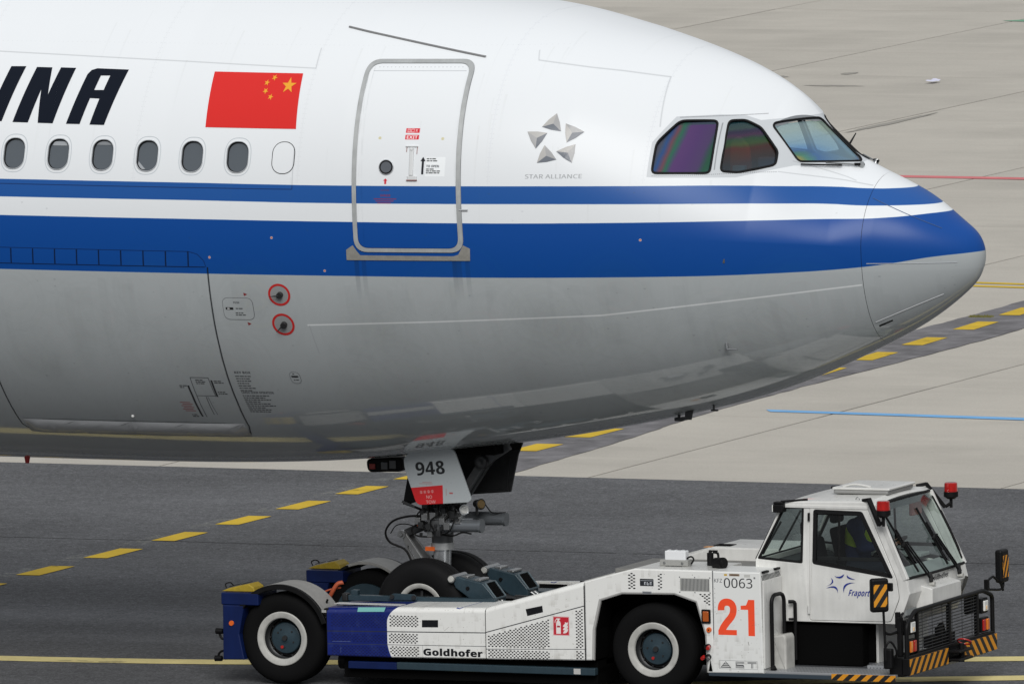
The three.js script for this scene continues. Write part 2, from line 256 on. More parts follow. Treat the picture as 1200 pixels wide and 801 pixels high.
// stations aft of the nose tip: crown, keel, half width, height of the widest point
const ST = [0, 0.08, 0.3, 0.7, 1.15, 1.6, 2.1, 2.6, 3.2, 4, 5, 6.2, 7.5, 9.5, 14, 30], SU = ST.map(Math.sqrt);
const fT0 = fit(SU, [-0.3473, -0.117, 0.058, 0.336, 0.549, 0.816, 1.365, 1.642, 1.854, 2.063, 2.29, 2.426, 2.545, 2.672, 2.82, 2.82]);
const fB0 = fit(SU, [-0.3473, -0.605, -0.812, -1.098, -1.333, -1.545, -1.762, -1.926, -2.094, -2.255, -2.445, -2.605, -2.754, -2.82, -2.82, -2.82]);
const fW0 = fit(SU, [0, 0.18, 0.37, 0.62, 0.83, 1.08, 1.35, 1.6, 1.84, 2.09, 2.33, 2.52, 2.69, 2.8, 2.82, 2.82]);
const fM0 = fit(SU, [-0.3473, -0.337, -0.296, -0.254, -0.213, -0.173, -0.138, -0.104, -0.069, -0.041, -0.017, 0, 0, 0, 0, 0]);
const eased = (f, sig) => { // takes the last kinks out of a station curve
  const N = 700, h = Math.sqrt(30) / N, t = Array.from({ length: N + 1 }, (_, i) => f(i * h)), m = Math.ceil(3 * sig / h), o = t.map((v, i) => { let a = 0, w = 0; for (let k = -m; k <= m; k++) { const g = Math.exp(-0.5 * (k * h / sig) ** 2), j = Math.min(N, Math.max(0, i + k)); a += g * t[j]; w += g; } const b = THREE.MathUtils.smoothstep(i * h, 0.2, 0.6); return v + (a / w - v) * b; });
  return (u) => { const q = Math.min(N - 1e-6, Math.max(0, u / h)), i = Math.floor(q); return o[i] + (o[i + 1] - o[i]) * (q - i); };
};
const fN = lerpTab([0, 1, 1.4, 2.2, 2.8, 4, 6.5, 8.5, 10], [2, 1.95, 1.5, 1.5, 1.8, 2.35, 2.35, 2.05, 2]);
const fT = eased(fT0, 0.035), fB = eased(fB0, 0.10), fW = eased(fW0, 0.10), fM = eased(fM0, 0.10);
function skin(s, ph, inset = 0) {
  const u = Math.sqrt(s), T = fT(u) - inset, K = fB(u) + inset, W = fW(u) - inset, m = fM(u), c = Math.cos(ph), sn = Math.sin(ph), e = sn > 0 ? 2 / fN(s) : 1;
  return V(-s, m + (sn > 0 ? T - m : m - K) * Math.sign(sn) * Math.abs(sn) ** e, W * Math.sign(c) * Math.abs(c) ** e);
}
function zAt(x, y) { const u = Math.sqrt(Math.max(0, -x)), m = fM(u), H = y > m ? fT(u) - m : m - fB(u), n = y > m ? fN(-x) : 2, k = Math.min(1, Math.abs(y - m) / H); return fW(u) * (1 - k ** n) ** (1 / n); }
function yAt(x, z) { const u = Math.sqrt(Math.max(0, -x)), m = fM(u), n = fN(-x), k = Math.min(1, Math.abs(z) / fW(u)); return m + (fT(u) - m) * (1 - k ** n) ** (1 / n); }
function nAt(x, y) { const e = 0.01; return V(-(zAt(x + e, y) - zAt(x - e, y)) / (2 * e), -(zAt(x, y + e) - zAt(x, y - e)) / (2 * e), 1).normalize(); }
function nTop(x, z) { const e = 0.01; return V(-(yAt(x + e, z) - yAt(x - e, z)) / (2 * e), 1, -(yAt(x, z + e) - yAt(x, z - e)) / (2 * e)).normalize(); }
const on = (x, y, off = 0) => V(x, y, zAt(x, y)).addScaledVector(nAt(x, y), off);
const onTop = (x, z, off = 0) => V(x, yAt(x, z), z).addScaledVector(nTop(x, z), off);
const TX = 11.6, TY = 2.9, liveryUV = (g) => { const p = g.attributes.position, uv = new Float32Array(p.count * 2); for (let i = 0; i < p.count; i++) { uv[2 * i] = (p.getX(i) + TX) / TX; uv[2 * i + 1] = (p.getY(i) + TY) / (2 * TY); } g.setAttribute('uv', new THREE.BufferAttribute(uv, 2)); return g; };

// ---- the livery: one flat print in metres, x along the hull and y up
const livery = (() => {
  const W = 2048, c = canvas(W, W), g = c.getContext('2d'), sx = W / TX, sy = W / (2 * TY), r = rng(17);
  g.setTransform(sx, 0, 0, -sy, W, W / 2);
  const hull = '#e2e5e7', belly = '#abb0b1', blue1 = '#1d5399', blue2 = '#074692';
  g.fillStyle = hull; g.fillRect(-TX, -TY, TX, 2 * TY);
  const xsL = [-TX, -8.37, -6.43, -4.56, -2.8, -1.7, -1.115, -0.8, -0.4, 0];
  const strip = (top, bot, col) => { g.fillStyle = col; g.beginPath(); const f1 = fit(xsL, top, false), f2 = fit(xsL, bot, false); for (let i = 0; i <= 160; i++) { const x = -TX + TX * i / 160; g.lineTo(x, f1(x)); } for (let i = 160; i >= 0; i--) { const x = -TX + TX * i / 160; g.lineTo(x, f2(x)); } g.fill(); };
  const b2b = [-0.462, -0.470, -0.478, -0.487, -0.484, -0.462, -0.426, -0.388, -0.328, -0.294];
  strip(b2b, xsL.map(() => -TY), belly);
  strip([0.518, 0.513, 0.5, 0.5, 0.485, 0.435, 0.391, 0.38, 0.37, 0.365], [0.328, 0.326, 0.311, 0.31, 0.295, 0.262, 0.224, 0.217, 0.21, 0.205], blue1);
  strip([0.128, 0.123, 0.111, 0.102, 0.104, 0.098, 0.09, 0.1, 0.127, 0.13], b2b, blue2);
  const line = (pts, w, col) => { g.strokeStyle = col; g.lineWidth = w; g.beginPath(); pts.forEach((p, i) => (i ? g.lineTo(...p) : g.moveTo(...p))); g.stroke(); };
  const poly = (pts, col) => { g.fillStyle = col; g.beginPath(); pts.forEach((p, i) => (i ? g.lineTo(...p) : g.moveTo(...p))); g.closePath(); g.fill(); };
  // bare metal round the cockpit windows
  poly([[-3.2, 0.585], [-3.2, 0.945], [-3.035, 1.2], [-2.65, 1.205], [-2.43, 1.185], [-2.29, 1.128], [-1.84, 1.15], [-1.35, 0.70], [-1.35, 0.61], [-1.88, 0.652], [-2.03, 0.625], [-2.366, 0.556], [-3.1, 0.575]], '#c3c7ca');
  for (let k = 0; k < 60; k++) { const t = k / 60; g.fillStyle = 'rgba(60,62,66,.55)'; g.fillRect(-3.15 + 1.15 * t, 0.592 - 0.004 * Math.sin(t * 6), 0.008, 0.008); g.fillRect(-3.0 + 0.75 * t, 1.187, 0.008, 0.008); g.fillRect(-2.575 - 0.035 * t, 0.64 + 0.48 * t, 0.008, 0.008); }
  // skin joints and rivet rows
  const seam = 'rgba(96,100,106,.4)', faint = 'rgba(120,124,128,.26)';
  line([[-11.6, 1.862], [-10.7, 1.845], [-6.93, 1.72], [-6.955, 1.925]], 0.012, faint); line([[-4.555, 1.80], [-4.6, 1.9]], 0.01, faint); line([[-4.555, 1.80], [-3.68, 1.675], [-3.236, 1.598], [-3.16, 1.1]], 0.012, faint);
  line([[-6.99, 0.9], [-6.99, 0.5]], 0.01, faint); line([[-11.6, 0.47], [-6.99, 0.455]], 0.010, 'rgba(10,30,70,.6)'); line([[-6.99, 0.455], [-6.99, 0.5]], 0.01, 'rgba(10,30,70,.5)');
  line([[-2.0, 0.60], [-1.12, 0.42]], 0.010, faint); line([[-1.9, 0.70], [-1.3, 0.47]], 0.008, faint);
  line([[-6.92, -1.03], [-5.53, -0.982], [-3.7, -0.906], [-1.112, -0.62]], 0.016, 'rgba(225,228,228,.8)');
  line([[-6.9, -1.03], [-6.86, -1.35]], 0.01, faint); line([[-11.6, -2.0], [-11.0, -2.02]], 0.01, faint);
  for (const x of [-10.9, -8.85, -6.95, -4.85, -3.25]) { for (let y = -0.45; y < 2.6; y += 0.05) { if (y < 0.5) continue; g.fillStyle = 'rgba(120,124,130,.15)'; g.fillRect(x, y, 0.009, 0.006); g.fillRect(x + 0.03, y, 0.009, 0.006); } line([[x + 0.018, 0.52], [x + 0.018, 2.7]], 0.004, 'rgba(110,114,120,.10)'); }
  for (const y of [1.95, 2.35]) { for (let x = -11.5; x < -4.2; x += 0.055) { g.fillStyle = 'rgba(120,124,130,.13)'; g.fillRect(x, y, 0.008, 0.006); } }
  for (let k = 0; k < 70; k++) { const x = -TX + 10 * r(), y = -0.6 - 1.6 * r(), gr = g.createRadialGradient(x, y, 0, x, y, 0.25 + 0.4 * r()); const a = 0.03 + 0.05 * r(); gr.addColorStop(0, `rgba(${r() > 0.5 ? '66,66,62' : '190,192,192'},${a})`); gr.addColorStop(1, 'rgba(120,120,118,0)'); g.fillStyle = gr; g.fillRect(x - 0.7, y - 0.7, 1.4, 1.4); }
  // cargo door gap and its hinge fairings in the blue band
  line([[-7.972, -0.40], [-7.974, -0.85], [-7.98, -1.33], [-7.995, -1.93], [-8.02, -2.24], [-8.06, -2.33], [-8.16, -2.372], [-9.4, -2.382], [-10.55, -2.37], [-10.69, -2.34], [-10.74, -2.27], [-10.745, -1.77], [-10.74, -1.0], [-10.74, -0.4]], 0.014, 'rgba(18,20,22,.9)');
  line([[-10.74, -0.4], [-8.0, -0.4]], 0.008, 'rgba(4,12,36,.9)'); line([[-11.6, -0.222], [-8.18, -0.232], [-8.08, -0.26], [-8.01, -0.33], [-7.99, -0.4]], 0.006, 'rgba(4,14,44,.7)');
  for (let x = -11.33; x < -8.1; x += 0.262) line([[x, -0.232], [x - 0.006, -0.394]], 0.013, 'rgba(4,10,30,.85)');
  // cabin door gap, porthole ring etc. stand as parts; dirt trails below it
  const streak = (x, y0, y1, w, a, col = '70,74,76') => { const gr = g.createLinearGradient(0, y0, 0, y1); gr.addColorStop(0, `rgba(${col},${a})`); gr.addColorStop(1, `rgba(${col},0)`); g.fillStyle = gr; g.fillRect(x - w / 2, y1, w, y0 - y1); };
  for (let k = 0; k < 150; k++) { const x = -TX + TX * r(); streak(x, -0.48 - 0.3 * r(), -1.0 - 1.4 * r(), 0.05 + 0.22 * r() * r(), 0.008 + 0.03 * r() * r()); }
  for (let k = 0; k < 50; k++) { const x = -TX + 9.5 * r(), y = 0.3 + 2 * r(); streak(x, y, y - 0.2 - 0.5 * r(), 0.006 + 0.02 * r(), 0.05, '120,118,112'); }
  for (const [x, a] of [[-6.28, 0.22], [-6.2, 0.15], [-5.2, 0.24], [-5.15, 0.18], [-5.06, 0.15]]) streak(x, -0.30, -0.75, 0.05, a, '20,24,34');
  for (let k = 0; k < 240; k++) { g.fillStyle = `rgba(70,72,74,${0.05 + 0.16 * r()})`; const w = 0.008 + 0.018 * r(); g.fillRect(-TX + TX * r(), -2.6 + 3.1 * r(), w, w * 0.6); }
  for (const [x, y] of [[-7.22, -0.068], [-7.94, -0.291], [-3.231, -0.083], [-6.643, -0.423]]) { g.fillStyle = '#e0b8a8'; g.beginPath(); g.arc(x, y, 0.014, 0, 7); g.fill(); g.fillStyle = '#a43c30'; g.beginPath(); g.arc(x, y, 0.007, 0, 7); g.fill(); }
  const text = (s, x, y, h, col, { font = 'sans-serif', bold = false, w, skew = 0, align = 'left' } = {}) => { // h: cap height
    g.save(); g.translate(x, y); g.transform(1, 0, skew, 1, 0, 0); g.font = `${bold ? 'bold ' : ''}100px ${font}`; g.textAlign = align; const k = h / 72, m = g.measureText(s).width; g.scale(w ? w / m : k, -k); g.fillStyle = col; g.fillText(s, 0, 0); g.restore();
  };
  text('STAR ALLIANCE', -4.44, 0.582, 0.046, '#9a9d9f', { w: 0.6 });
  // notices by the cargo door, access panels, and arrows
  const ink = 'rgba(28,30,32,.9)';
  const para = (x, y, w, n, lead, dx, head) => { if (head) { text(head, x, y, 0.03, ink, { bold: true, w: Math.min(w, 0.03 * head.length * 0.9) }); y -= lead * 1.3; } for (let i = 0; i < n; i++) { const L = w * (0.45 + 0.5 * r()); let q = x + dx * i; const end = q + L; while (q < end) { const k = 0.012 + 0.035 * r(); g.fillStyle = 'rgba(30,32,34,.72)'; g.fillRect(q, y, k, 0.012); q += k + 0.008; } y -= lead; } };
  para(-7.9, -1.60, 0.22, 7, 0.028, 0, 'KEY BOX'); para(-7.9, -1.835, 0.37, 9, 0.024, 0, 'CARGO DOOR OPERATION');
  line([[-8.43, -1.655], [-8.22, -1.655], [-8.215, -1.88]], 0.006, ink); line([[-8.43, -1.655], [-8.44, -2.13]], 0.006, ink); line([[-8.43, -1.87], [-8.22, -1.87]], 0.005, ink); line([[-8.33, -1.88], [-8.34, -2.1]], 0.006, ink); line([[-8.31, -1.88], [-8.30, -2.1]], 0.004, ink);
  line([[-8.487, -1.75], [-8.487, -2.124]], 0.02, '#141516'); line([[-8.195, -1.682], [-8.197, -1.879]], 0.018, '#141516');
  para(-8.38, -1.69, 0.1, 3, 0.02, 0); para(-8.17, -1.70, 0.11, 2, 0.02, 0); para(-8.17, -1.83, 0.1, 2, 0.02, 0); para(-8.59, -1.76, 0.08, 2, 0.02, 0); para(-8.6, -2.11, 0.09, 2, 0.02, 0);
  for (let i = 0; i < 6; i++) { g.fillStyle = 'rgba(140,40,40,.55)'; g.fillRect(-8.67 + 0.02 * (i % 2), -1.96 - 0.02 * i, 0.12, 0.01); }
  text('PUSH', -7.72, -0.80, 0.02, ink, { bold: true }); para(-7.7, -0.86, 0.09, 1, 0.02, 0); para(-7.71, -0.91, 0.14, 2, 0.022, 0); g.fillStyle = '#111'; g.fillRect(-7.815, -0.868, 0.085, 0.026); g.fillStyle = '#ddd'; g.fillRect(-7.80, -0.861, 0.03, 0.012);
  for (const [x, y] of [[-7.57, -0.694], [-7.574, -1.023]]) poly([[x - 0.02, y + 0.018], [x + 0.022, y], [x - 0.015, y - 0.02]], '#7c2424');
  g.fillStyle = '#15171a'; g.fillRect(-7.255, -1.635, 0.075, 0.02); para(-7.235, -1.60, 0.05, 1, 0.02, 0); para(-7.24, -1.67, 0.07, 1, 0.02, 0);
  // lettering on the cabin door
  for (const [y, s] of [[1.062, null], [0.993, 'EXIT']]) { g.fillStyle = '#d2222e'; g.fillRect(-5.765, y, 0.148, 0.048); if (s) text(s, -5.755, y + 0.008, 0.031, '#f4e6e6', { bold: true, w: 0.125 }); else { g.strokeStyle = '#f2dede'; g.lineWidth = 0.006; g.strokeRect(-5.748, y + 0.009, 0.03, 0.03); g.strokeRect(-5.706, y + 0.009, 0.03, 0.03); line([[-5.735, y + 0.04], [-5.735, y + 0.01]], 0.005, '#f2dede'); line([[-5.66, y + 0.04], [-5.64, y + 0.01]], 0.006, '#f2dede'); line([[-5.64, y + 0.04], [-5.66, y + 0.01]], 0.006, '#f2dede'); } }
  g.fillStyle = '#eef1f2'; g.fillRect(-5.515, 0.605, 0.215, 0.205); line([[-5.545, 0.625], [-5.545, 0.775]], 0.022, '#15171c'); poly([[-5.572, 0.765], [-5.518, 0.765], [-5.545, 0.81]], '#15171c');
  text('TO OPEN', -5.505, 0.70, 0.024, '#23262a', { bold: true, w: 0.14 }); para(-5.505, 0.785, 0.14, 2, 0.022, 0); para(-5.505, 0.675, 0.19, 3, 0.02, 0);
  poly([[-5.958, 0.52], [-5.938, 0.52], [-5.938, 0.556], [-5.925, 0.556], [-5.948, 0.58], [-5.971, 0.556], [-5.958, 0.556]], '#cc2432');
  text('CAUTION', -6.0, 0.445, 0.018, '#a0283a', { w: 0.1 }); text('DANGER', -6.0, 0.385, 0.024, '#a02a44', { bold: true, w: 0.115 }); for (let i = 0; i < 3; i++) { g.fillStyle = 'rgba(165,45,70,.7)'; g.fillRect(-6.07 + 0.02 * i, 0.355 - 0.022 * i, 0.25 - 0.05 * i, 0.011); }
  for (const [x, y] of [[-6.044, 1.007], [-5.354, 1.002]]) { g.fillStyle = '#cfc9a4'; g.beginPath(); g.arc(x, y, 0.016, 0, 7); g.fill(); }
  line([[-6.27, 1.70], [-5.26, 1.70]], 0.006, seam); for (let k = 0; k < 22; k++) { g.fillStyle = 'rgba(90,94,98,.5)'; g.fillRect(-6.22 + k * 0.043, 1.735, 0.008, 0.006); }
  // pale ring of sealant round each cabin window
  g.strokeStyle = 'rgba(140,150,156,.5)'; g.lineWidth = 0.008;
  for (let k = 0; k < 9; k++) { const x = -7.632 - 0.5277 * k, y = 0.792; g.beginPath(); for (let i = 0; i <= 40; i++) { const a = i / 40 * 2 * Math.PI, c2 = Math.cos(a), s2 = Math.sin(a), px = x + 0.152 * Math.sign(c2) * Math.abs(c2) ** 0.75, py = y + 0.2 * Math.sign(s2) * Math.abs(s2) ** 0.75; if (i) g.lineTo(px, py); else g.moveTo(px, py); } g.stroke(); }
  const t = tex(c); t.wrapS = t.wrapT = THREE.ClampToEdgeWrapping; return t;
})();
const skinWave = (() => { const f = tile((u, v) => fbm(u * 5, v * 9, 12, 4)); return noiseTex(256, (u, v) => { const k = 128 + 160 * f(u, v); return [k, k, k]; }, false); })(); skinWave.repeat.set(5, 3);
const skinRough = (() => { const f = tile((u, v) => fbm(u * 4, v * 16, 3, 5)); return noiseTex(256, (u, v) => { const k = 150 + 150 * f(u, v); return [k, k, k]; }, false); })(); skinRough.repeat.set(4, 3);
const coatMap = (() => { const c = canvas(4, 256), g = c.getContext('2d'); g.fillStyle = 'rgb(110,255,0)'; g.fillRect(0, 0, 4, 256); g.fillStyle = 'rgb(255,30,0)'; g.fillRect(0, 128 + Math.round(0.47 / 5.8 * 256), 4, 256); const t = tex(c, false, false); t.wrapS = t.wrapT = THREE.ClampToEdgeWrapping; return t; })();
const glossMap = (() => { const d = new Uint8Array(4 * 256 * 4); for (let j = 0; j < 256; j++) for (let i = 0; i < 4; i++) { const low = j < 128 - Math.round(0.47 / 5.8 * 256), k = (j * 4 + i) * 4; d[k] = d[k + 2] = 0; d[k + 1] = low ? 42 : 255; d[k + 3] = low ? 150 : 38; } const t = new THREE.DataTexture(d, 4, 256); t.magFilter = THREE.LinearFilter; t.needsUpdate = true; return t; })();
const paint = new THREE.MeshPhysicalMaterial({ map: livery, clearcoatMap: coatMap, clearcoatRoughnessMap: coatMap, roughness: 0.6, roughnessMap: glossMap, specularIntensity: 1, specularIntensityMap: glossMap, clearcoat: 1.0, clearcoatRoughness: 0.3, bumpMap: skinWave, bumpScale: 0.0002 });
const reveal = mat([0.30, 0.32, 0.34], 0.5);

function loft(ss, nph, inset = 0) { // rows of stations, quads with smooth normals
  const pos = [], nor = [], idx = [];
  for (const s of ss) for (let j = 0; j <= nph; j++) {
    const ph = j / nph * 2 * Math.PI - Math.PI / 2, p = skin(s, ph, inset), e = 0.004;
    const a = skin(s + Math.min(e, s * 0.4), ph, inset).sub(skin(Math.max(1e-7, s - Math.min(e, s * 0.4)), ph, inset)), b = skin(s, ph + e, inset).sub(skin(s, ph - e, inset)), n = a.cross(b).normalize();
    if (n.dot(V(0.001, p.y - fM(Math.sqrt(s)), p.z)) < 0) n.negate();
    pos.push(p.x, p.y, p.z); nor.push(n.x, n.y, n.z);
  }
  const w = nph + 1; for (let i = 0; i < ss.length - 1; i++) for (let j = 0; j < nph; j++) { const a = i * w + j, b = a + 1, c = a + w, d = c + 1; idx.push(a, b, c, b, d, c); }
  return { pos, nor, idx, w, rows: ss.length };
}
const rowsBetween = (s0, s1, n, p = 1) => Array.from({ length: n + 1 }, (_, i) => s0 + (s1 - s0) * (i / n) ** p);
function geo(pos, nor, idx) { const g = new THREE.BufferGeometry(); g.setAttribute('position', new THREE.Float32BufferAttribute(pos, 3)); if (nor) g.setAttribute('normal', new THREE.Float32BufferAttribute(nor, 3)); g.setIndex(idx); return g; }
const ovalPts = (w, h, r, n = 8) => { const o = []; for (const [sx, sy, a0] of [[1, 1, 0], [-1, 1, 1], [-1, -1, 2], [1, -1, 3]]) for (let i = 0; i <= n; i++) { const a = (a0 + i / n) * Math.PI / 2; o.push([sx * (w / 2 - r) + r * Math.cos(a), sy * (h / 2 - r) + r * Math.sin(a)]); } return o; };
function rounded(pts, r, n = 4) { const o = [], m = pts.length; pts.forEach((p, i) => { const a = pts[(i + m - 1) % m], b = pts[(i + 1) % m], la = Math.hypot(a[0] - p[0], a[1] - p[1]), lb = Math.hypot(b[0] - p[0], b[1] - p[1]), q = Math.min(r, la / 2.2, lb / 2.2); const A = [p[0] + (a[0] - p[0]) / la * q, p[1] + (a[1] - p[1]) / la * q], C = [p[0] + (b[0] - p[0]) / lb * q, p[1] + (b[1] - p[1]) / lb * q]; for (let k = 0; k <= n; k++) { const t = k / n; o.push([A[0] * (1 - t) ** 2 + 2 * p[0] * t * (1 - t) + C[0] * t * t, A[1] * (1 - t) ** 2 + 2 * p[1] * t * (1 - t) + C[1] * t * t]); } }); return o; }
const grow = (pts, d) => { let cx = 0, cy = 0; pts.forEach((p) => { cx += p[0] / pts.length; cy += p[1] / pts.length; }); return pts.map((p) => { const l = Math.hypot(p[0] - cx, p[1] - cy); return [p[0] + (p[0] - cx) / l * d, p[1] + (p[1] - cy) / l * d]; }); };

// cockpit and cabin openings
const W1 = rounded([[-3.158, 0.622], [-3.160, 0.94], [-2.989, 1.161], [-2.647, 1.146], [-2.603, 0.607]], 0.05);
const W2 = rounded([[-2.513, 0.622], [-2.559, 1.142], [-2.420, 1.141], [-2.270, 1.061], [-2.048, 0.803], [-2.034, 0.666], [-2.351, 0.602]], 0.04);
const W3 = rounded([[-2.19, 0.65], [-1.85, 0.03], [-1.415, 0.03], [-1.37, 0.10], [-1.852, 0.72]], 0.05); // seen from above: x, z
const cabinX = Array.from({ length: 9 }, (_, k) => -7.632 - 0.5277 * k), cabinY = 0.792;
const oval = ovalPts(0.245, 0.335, 0.112);
{
  const ss = [...rowsBetween(1.103, 3.4, 62), ...rowsBetween(3.4, 11, 90).slice(1), 12, 13.5, 15, 18, 22, 30], n = 160;
  const o = loft(ss, n), i = loft(ss, n, 0.055), base = o.pos.length / 3, last = (ss.length - 1) * o.w;
  const idx = [...o.idx], inner = [];  for (let k = 0; k < i.idx.length; k += 3) inner.push(i.idx[k] + base, i.idx[k + 2] + base, i.idx[k + 1] + base);
  for (let j = 0; j < n; j++) { idx.push(j, base + j, j + 1, j + 1, base + j, base + j + 1); idx.push(last + j, last + j + 1, base + last + j, last + j + 1, base + last + j + 1, base + last + j); }
  const nOuter = idx.length; for (const k of inner) idx.push(k);
  let g = geo([...o.pos, ...i.pos], [...o.nor, ...i.nor.map((v) => -v)], idx);
  // direction check: the volume of the closed shell must be positive
  let vol = 0; { const q = o.pos, t = o.idx; for (let k = 0; k < t.length; k += 3) { const a = V(q[3 * t[k]], q[3 * t[k] + 1], q[3 * t[k] + 2]), b = V(q[3 * t[k + 1]], q[3 * t[k + 1] + 1], q[3 * t[k + 1] + 2]), c = V(q[3 * t[k + 2]], q[3 * t[k + 2] + 1], q[3 * t[k + 2] + 2]); vol += a.dot(b.cross(c)); } }
  if (vol < 0) { const a = g.index.array; for (let k = 0; k < a.length; k += 3) { const t = a[k + 1]; a[k + 1] = a[k + 2]; a[k + 2] = t; } }
  liveryUV(g);
  const cut = [P(W1, -3, 3, { bevel: 0 }), P(W2, -3, 3, { bevel: 0 })];
  for (const s of [1, -1]) cut.push(P(W3.map(([x, z]) => [x, -s * z]), 0.25, 2.2, { bevel: 0 }).rotateX(-Math.PI / 2));
  for (const x of cabinX) cut.push(P(oval.map(([a, b]) => [x + a, cabinY + b]), 2.2, 3.1, { bevel: 0 }));
  const cg = mergeGeometries(cut.map((q) => norm(q)));
  g.addGroup(0, nOuter, 0); g.addGroup(nOuter, idx.length - nOuter, 1); cg.addGroup(0, cg.attributes.position.count, 0);
  const a = new Brush(g, [paint, mat([0.3, 0.31, 0.32], 0.8)]), b = new Brush(cg, [reveal]); a.updateMatrixWorld(); b.updateMatrixWorld();
  const ev = new Evaluator(); ev.attributes = ['position', 'normal', 'uv']; ev.useGroups = true;
  const res = ev.evaluate(a, b, SUBTRACTION), hull = mesh(res.geometry, res.material); hull.name = 'fuselage'; plane.add(hull);
}
{ // radome and the bulkheads behind it and at the rear
  const o = loft(rowsBetween(0.00001, 1.097, 60, 2), 160); part('radome', liveryUV(geo(o.pos, o.nor, o.idx)), paint, plane, true);
  const disc = (s, inset) => { const pts = []; for (let j = 0; j < 60; j++) { const p = skin(s, j / 60 * 2 * Math.PI, inset); pts.push([p.z, p.y]); } return P(pts, -0.01, 0.01, { bevel: 0 }).rotateY(Math.PI / 2).translate(-s, 0, 0); };
  part('bulkhead', disc(1.16, 0.06), M.void, plane); part('bulkhead', disc(29.9, 0.06), M.void, plane);
  part('bulkhead', disc(4.4, 0.06), M.dash, plane);
  const ring = []; for (let j = 0; j <= 120; j++) { const p = skin(1.1, j / 120 * 2 * Math.PI, 0.008); ring.push([p.x, p.y, p.z]); } part('radome_seal', pipe(ring, 0.0055, 240, false), M.seal, plane);
}
// skin patch: a polygon in side view laid on the hull
const tess = (e) => new TessellateModifier(e, 7);
function patch(pts, off, { hole, edge = 0.07, bump } = {}) {
  let g = new THREE.ShapeGeometry(shapeOf(pts, hole ? [hole] : []), 8).toNonIndexed(); g.deleteAttribute('normal'); g.deleteAttribute('uv'); g = tess(edge).modify(g);
  const p = g.attributes.position, nn = new Float32Array(p.count * 3);
  for (let i = 0; i < p.count; i++) { const x = p.getX(i), y = p.getY(i), n = nAt(x, y), q = on(x, y, off + (bump ? bump(x, y) : 0)); p.setXYZ(i, q.x, q.y, q.z); nn.set([n.x, n.y, n.z], 3 * i); }
  g.setAttribute('normal', new THREE.BufferAttribute(nn, 3)); if (bump) { g.deleteAttribute('normal'); g = mergeVertices(g, 1e-4); g.computeVertexNormals(); } return g;
}
const skinLine = (pts, r, closed = false, off = 0) => { const o = []; for (let i = 0; i < pts.length - (closed ? 0 : 1); i++) { const a = pts[i], b = pts[(i + 1) % pts.length], n = Math.max(1, Math.ceil(Math.hypot(a[0] - b[0], a[1] - b[1]) / 0.06)); for (let k = 0; k < n; k++) { const q = on(a[0] + (b[0] - a[0]) * k / n, a[1] + (b[1] - a[1]) * k / n, off); o.push([q.x, q.y, q.z]); } } if (!closed) { const q = on(...pts[pts.length - 1], off); o.push([q.x, q.y, q.z]); } return new THREE.TubeGeometry(new THREE.CatmullRomCurve3(o.map((p) => V(...p)), closed, 'centripetal'), o.length * 2, r, 6, closed); };
const place = (g, x, y, off = 0) => { const n = nAt(x, y), q = on(x, y, off), m = new THREE.Matrix4().lookAt(n, V(0, 0, 0), V(0, 1, 0)); return g.applyMatrix4(m).translate(q.x, q.y, q.z); }; // local z along the outward normal

// ---- cockpit glazing
function paneFrom(pts3, uvOf) { // flat pane through a loop of points
  const c = V(0, 0, 0); pts3.forEach((p) => c.addScaledVector(p, 1 / pts3.length)); const n = V(0, 0, 0);
  pts3.forEach((p, i) => n.add(p.clone().sub(c).cross(pts3[(i + 1) % pts3.length].clone().sub(c)))); n.normalize();
  const pos = [], uv = [], idx = []; [c, ...pts3].forEach((p) => { const q = p.clone().addScaledVector(n, -p.clone().sub(c).dot(n)); pos.push(q.x, q.y, q.z); uv.push(...uvOf(q)); });
  for (let i = 0; i < pts3.length; i++) idx.push(0, i + 1, (i + 1) % pts3.length + 1);
  const g = geo(pos, null, idx); g.setAttribute('uv', new THREE.Float32BufferAttribute(uv, 2)); g.computeVertexNormals(); return g;
}
const filmTex = (fn) => { const c = noiseTex(128, fn); c.wrapS = c.wrapT = THREE.ClampToEdgeWrapping; return c; };
const mixc = (stops, t) => { let i = 0; while (i < stops.length - 2 && t > stops[i + 1][0]) i++; const a = stops[i], b = stops[i + 1], k = Math.min(1, Math.max(0, (t - a[0]) / (b[0] - a[0]))); return [1, 2, 3].map((q) => a[q] + (b[q] - a[q]) * k); };
// heat coating of the panes: interference colours in bands that belong to the glass
const film1 = filmTex((u, v) => { const t = u + 0.22 * (1 - v) - 0.16 + 0.05 * fbm(u * 3, v * 3, 1); const c = mixc([[0, 96, 104, 122], [0.08, 58, 104, 168], [0.17, 140, 92, 106], [0.25, 58, 134, 104], [0.36, 112, 78, 140], [0.55, 104, 74, 136], [0.78, 98, 80, 128], [0.9, 50, 112, 84], [1.1, 66, 118, 118]], t); const e = v > 0.9 ? 0.5 : 0; return [c[0] * (1 - e) + 50 * e, c[1] * (1 - e) + 112 * e, c[2] * (1 - e) + 92 * e]; });
const film2 = filmTex((u, v) => { const t = 1 - v + 0.10 * (u - 0.5) + 0.05 * fbm(u * 3, v * 3, 4); return mixc([[0, 110, 190, 210], [0.14, 150, 205, 200], [0.2, 120, 110, 190], [0.28, 190, 120, 200], [0.36, 110, 200, 140], [0.46, 150, 210, 120], [0.54, 190, 110, 100], [0.66, 165, 130, 125], [0.85, 130, 150, 165], [1, 140, 165, 180]], t); });
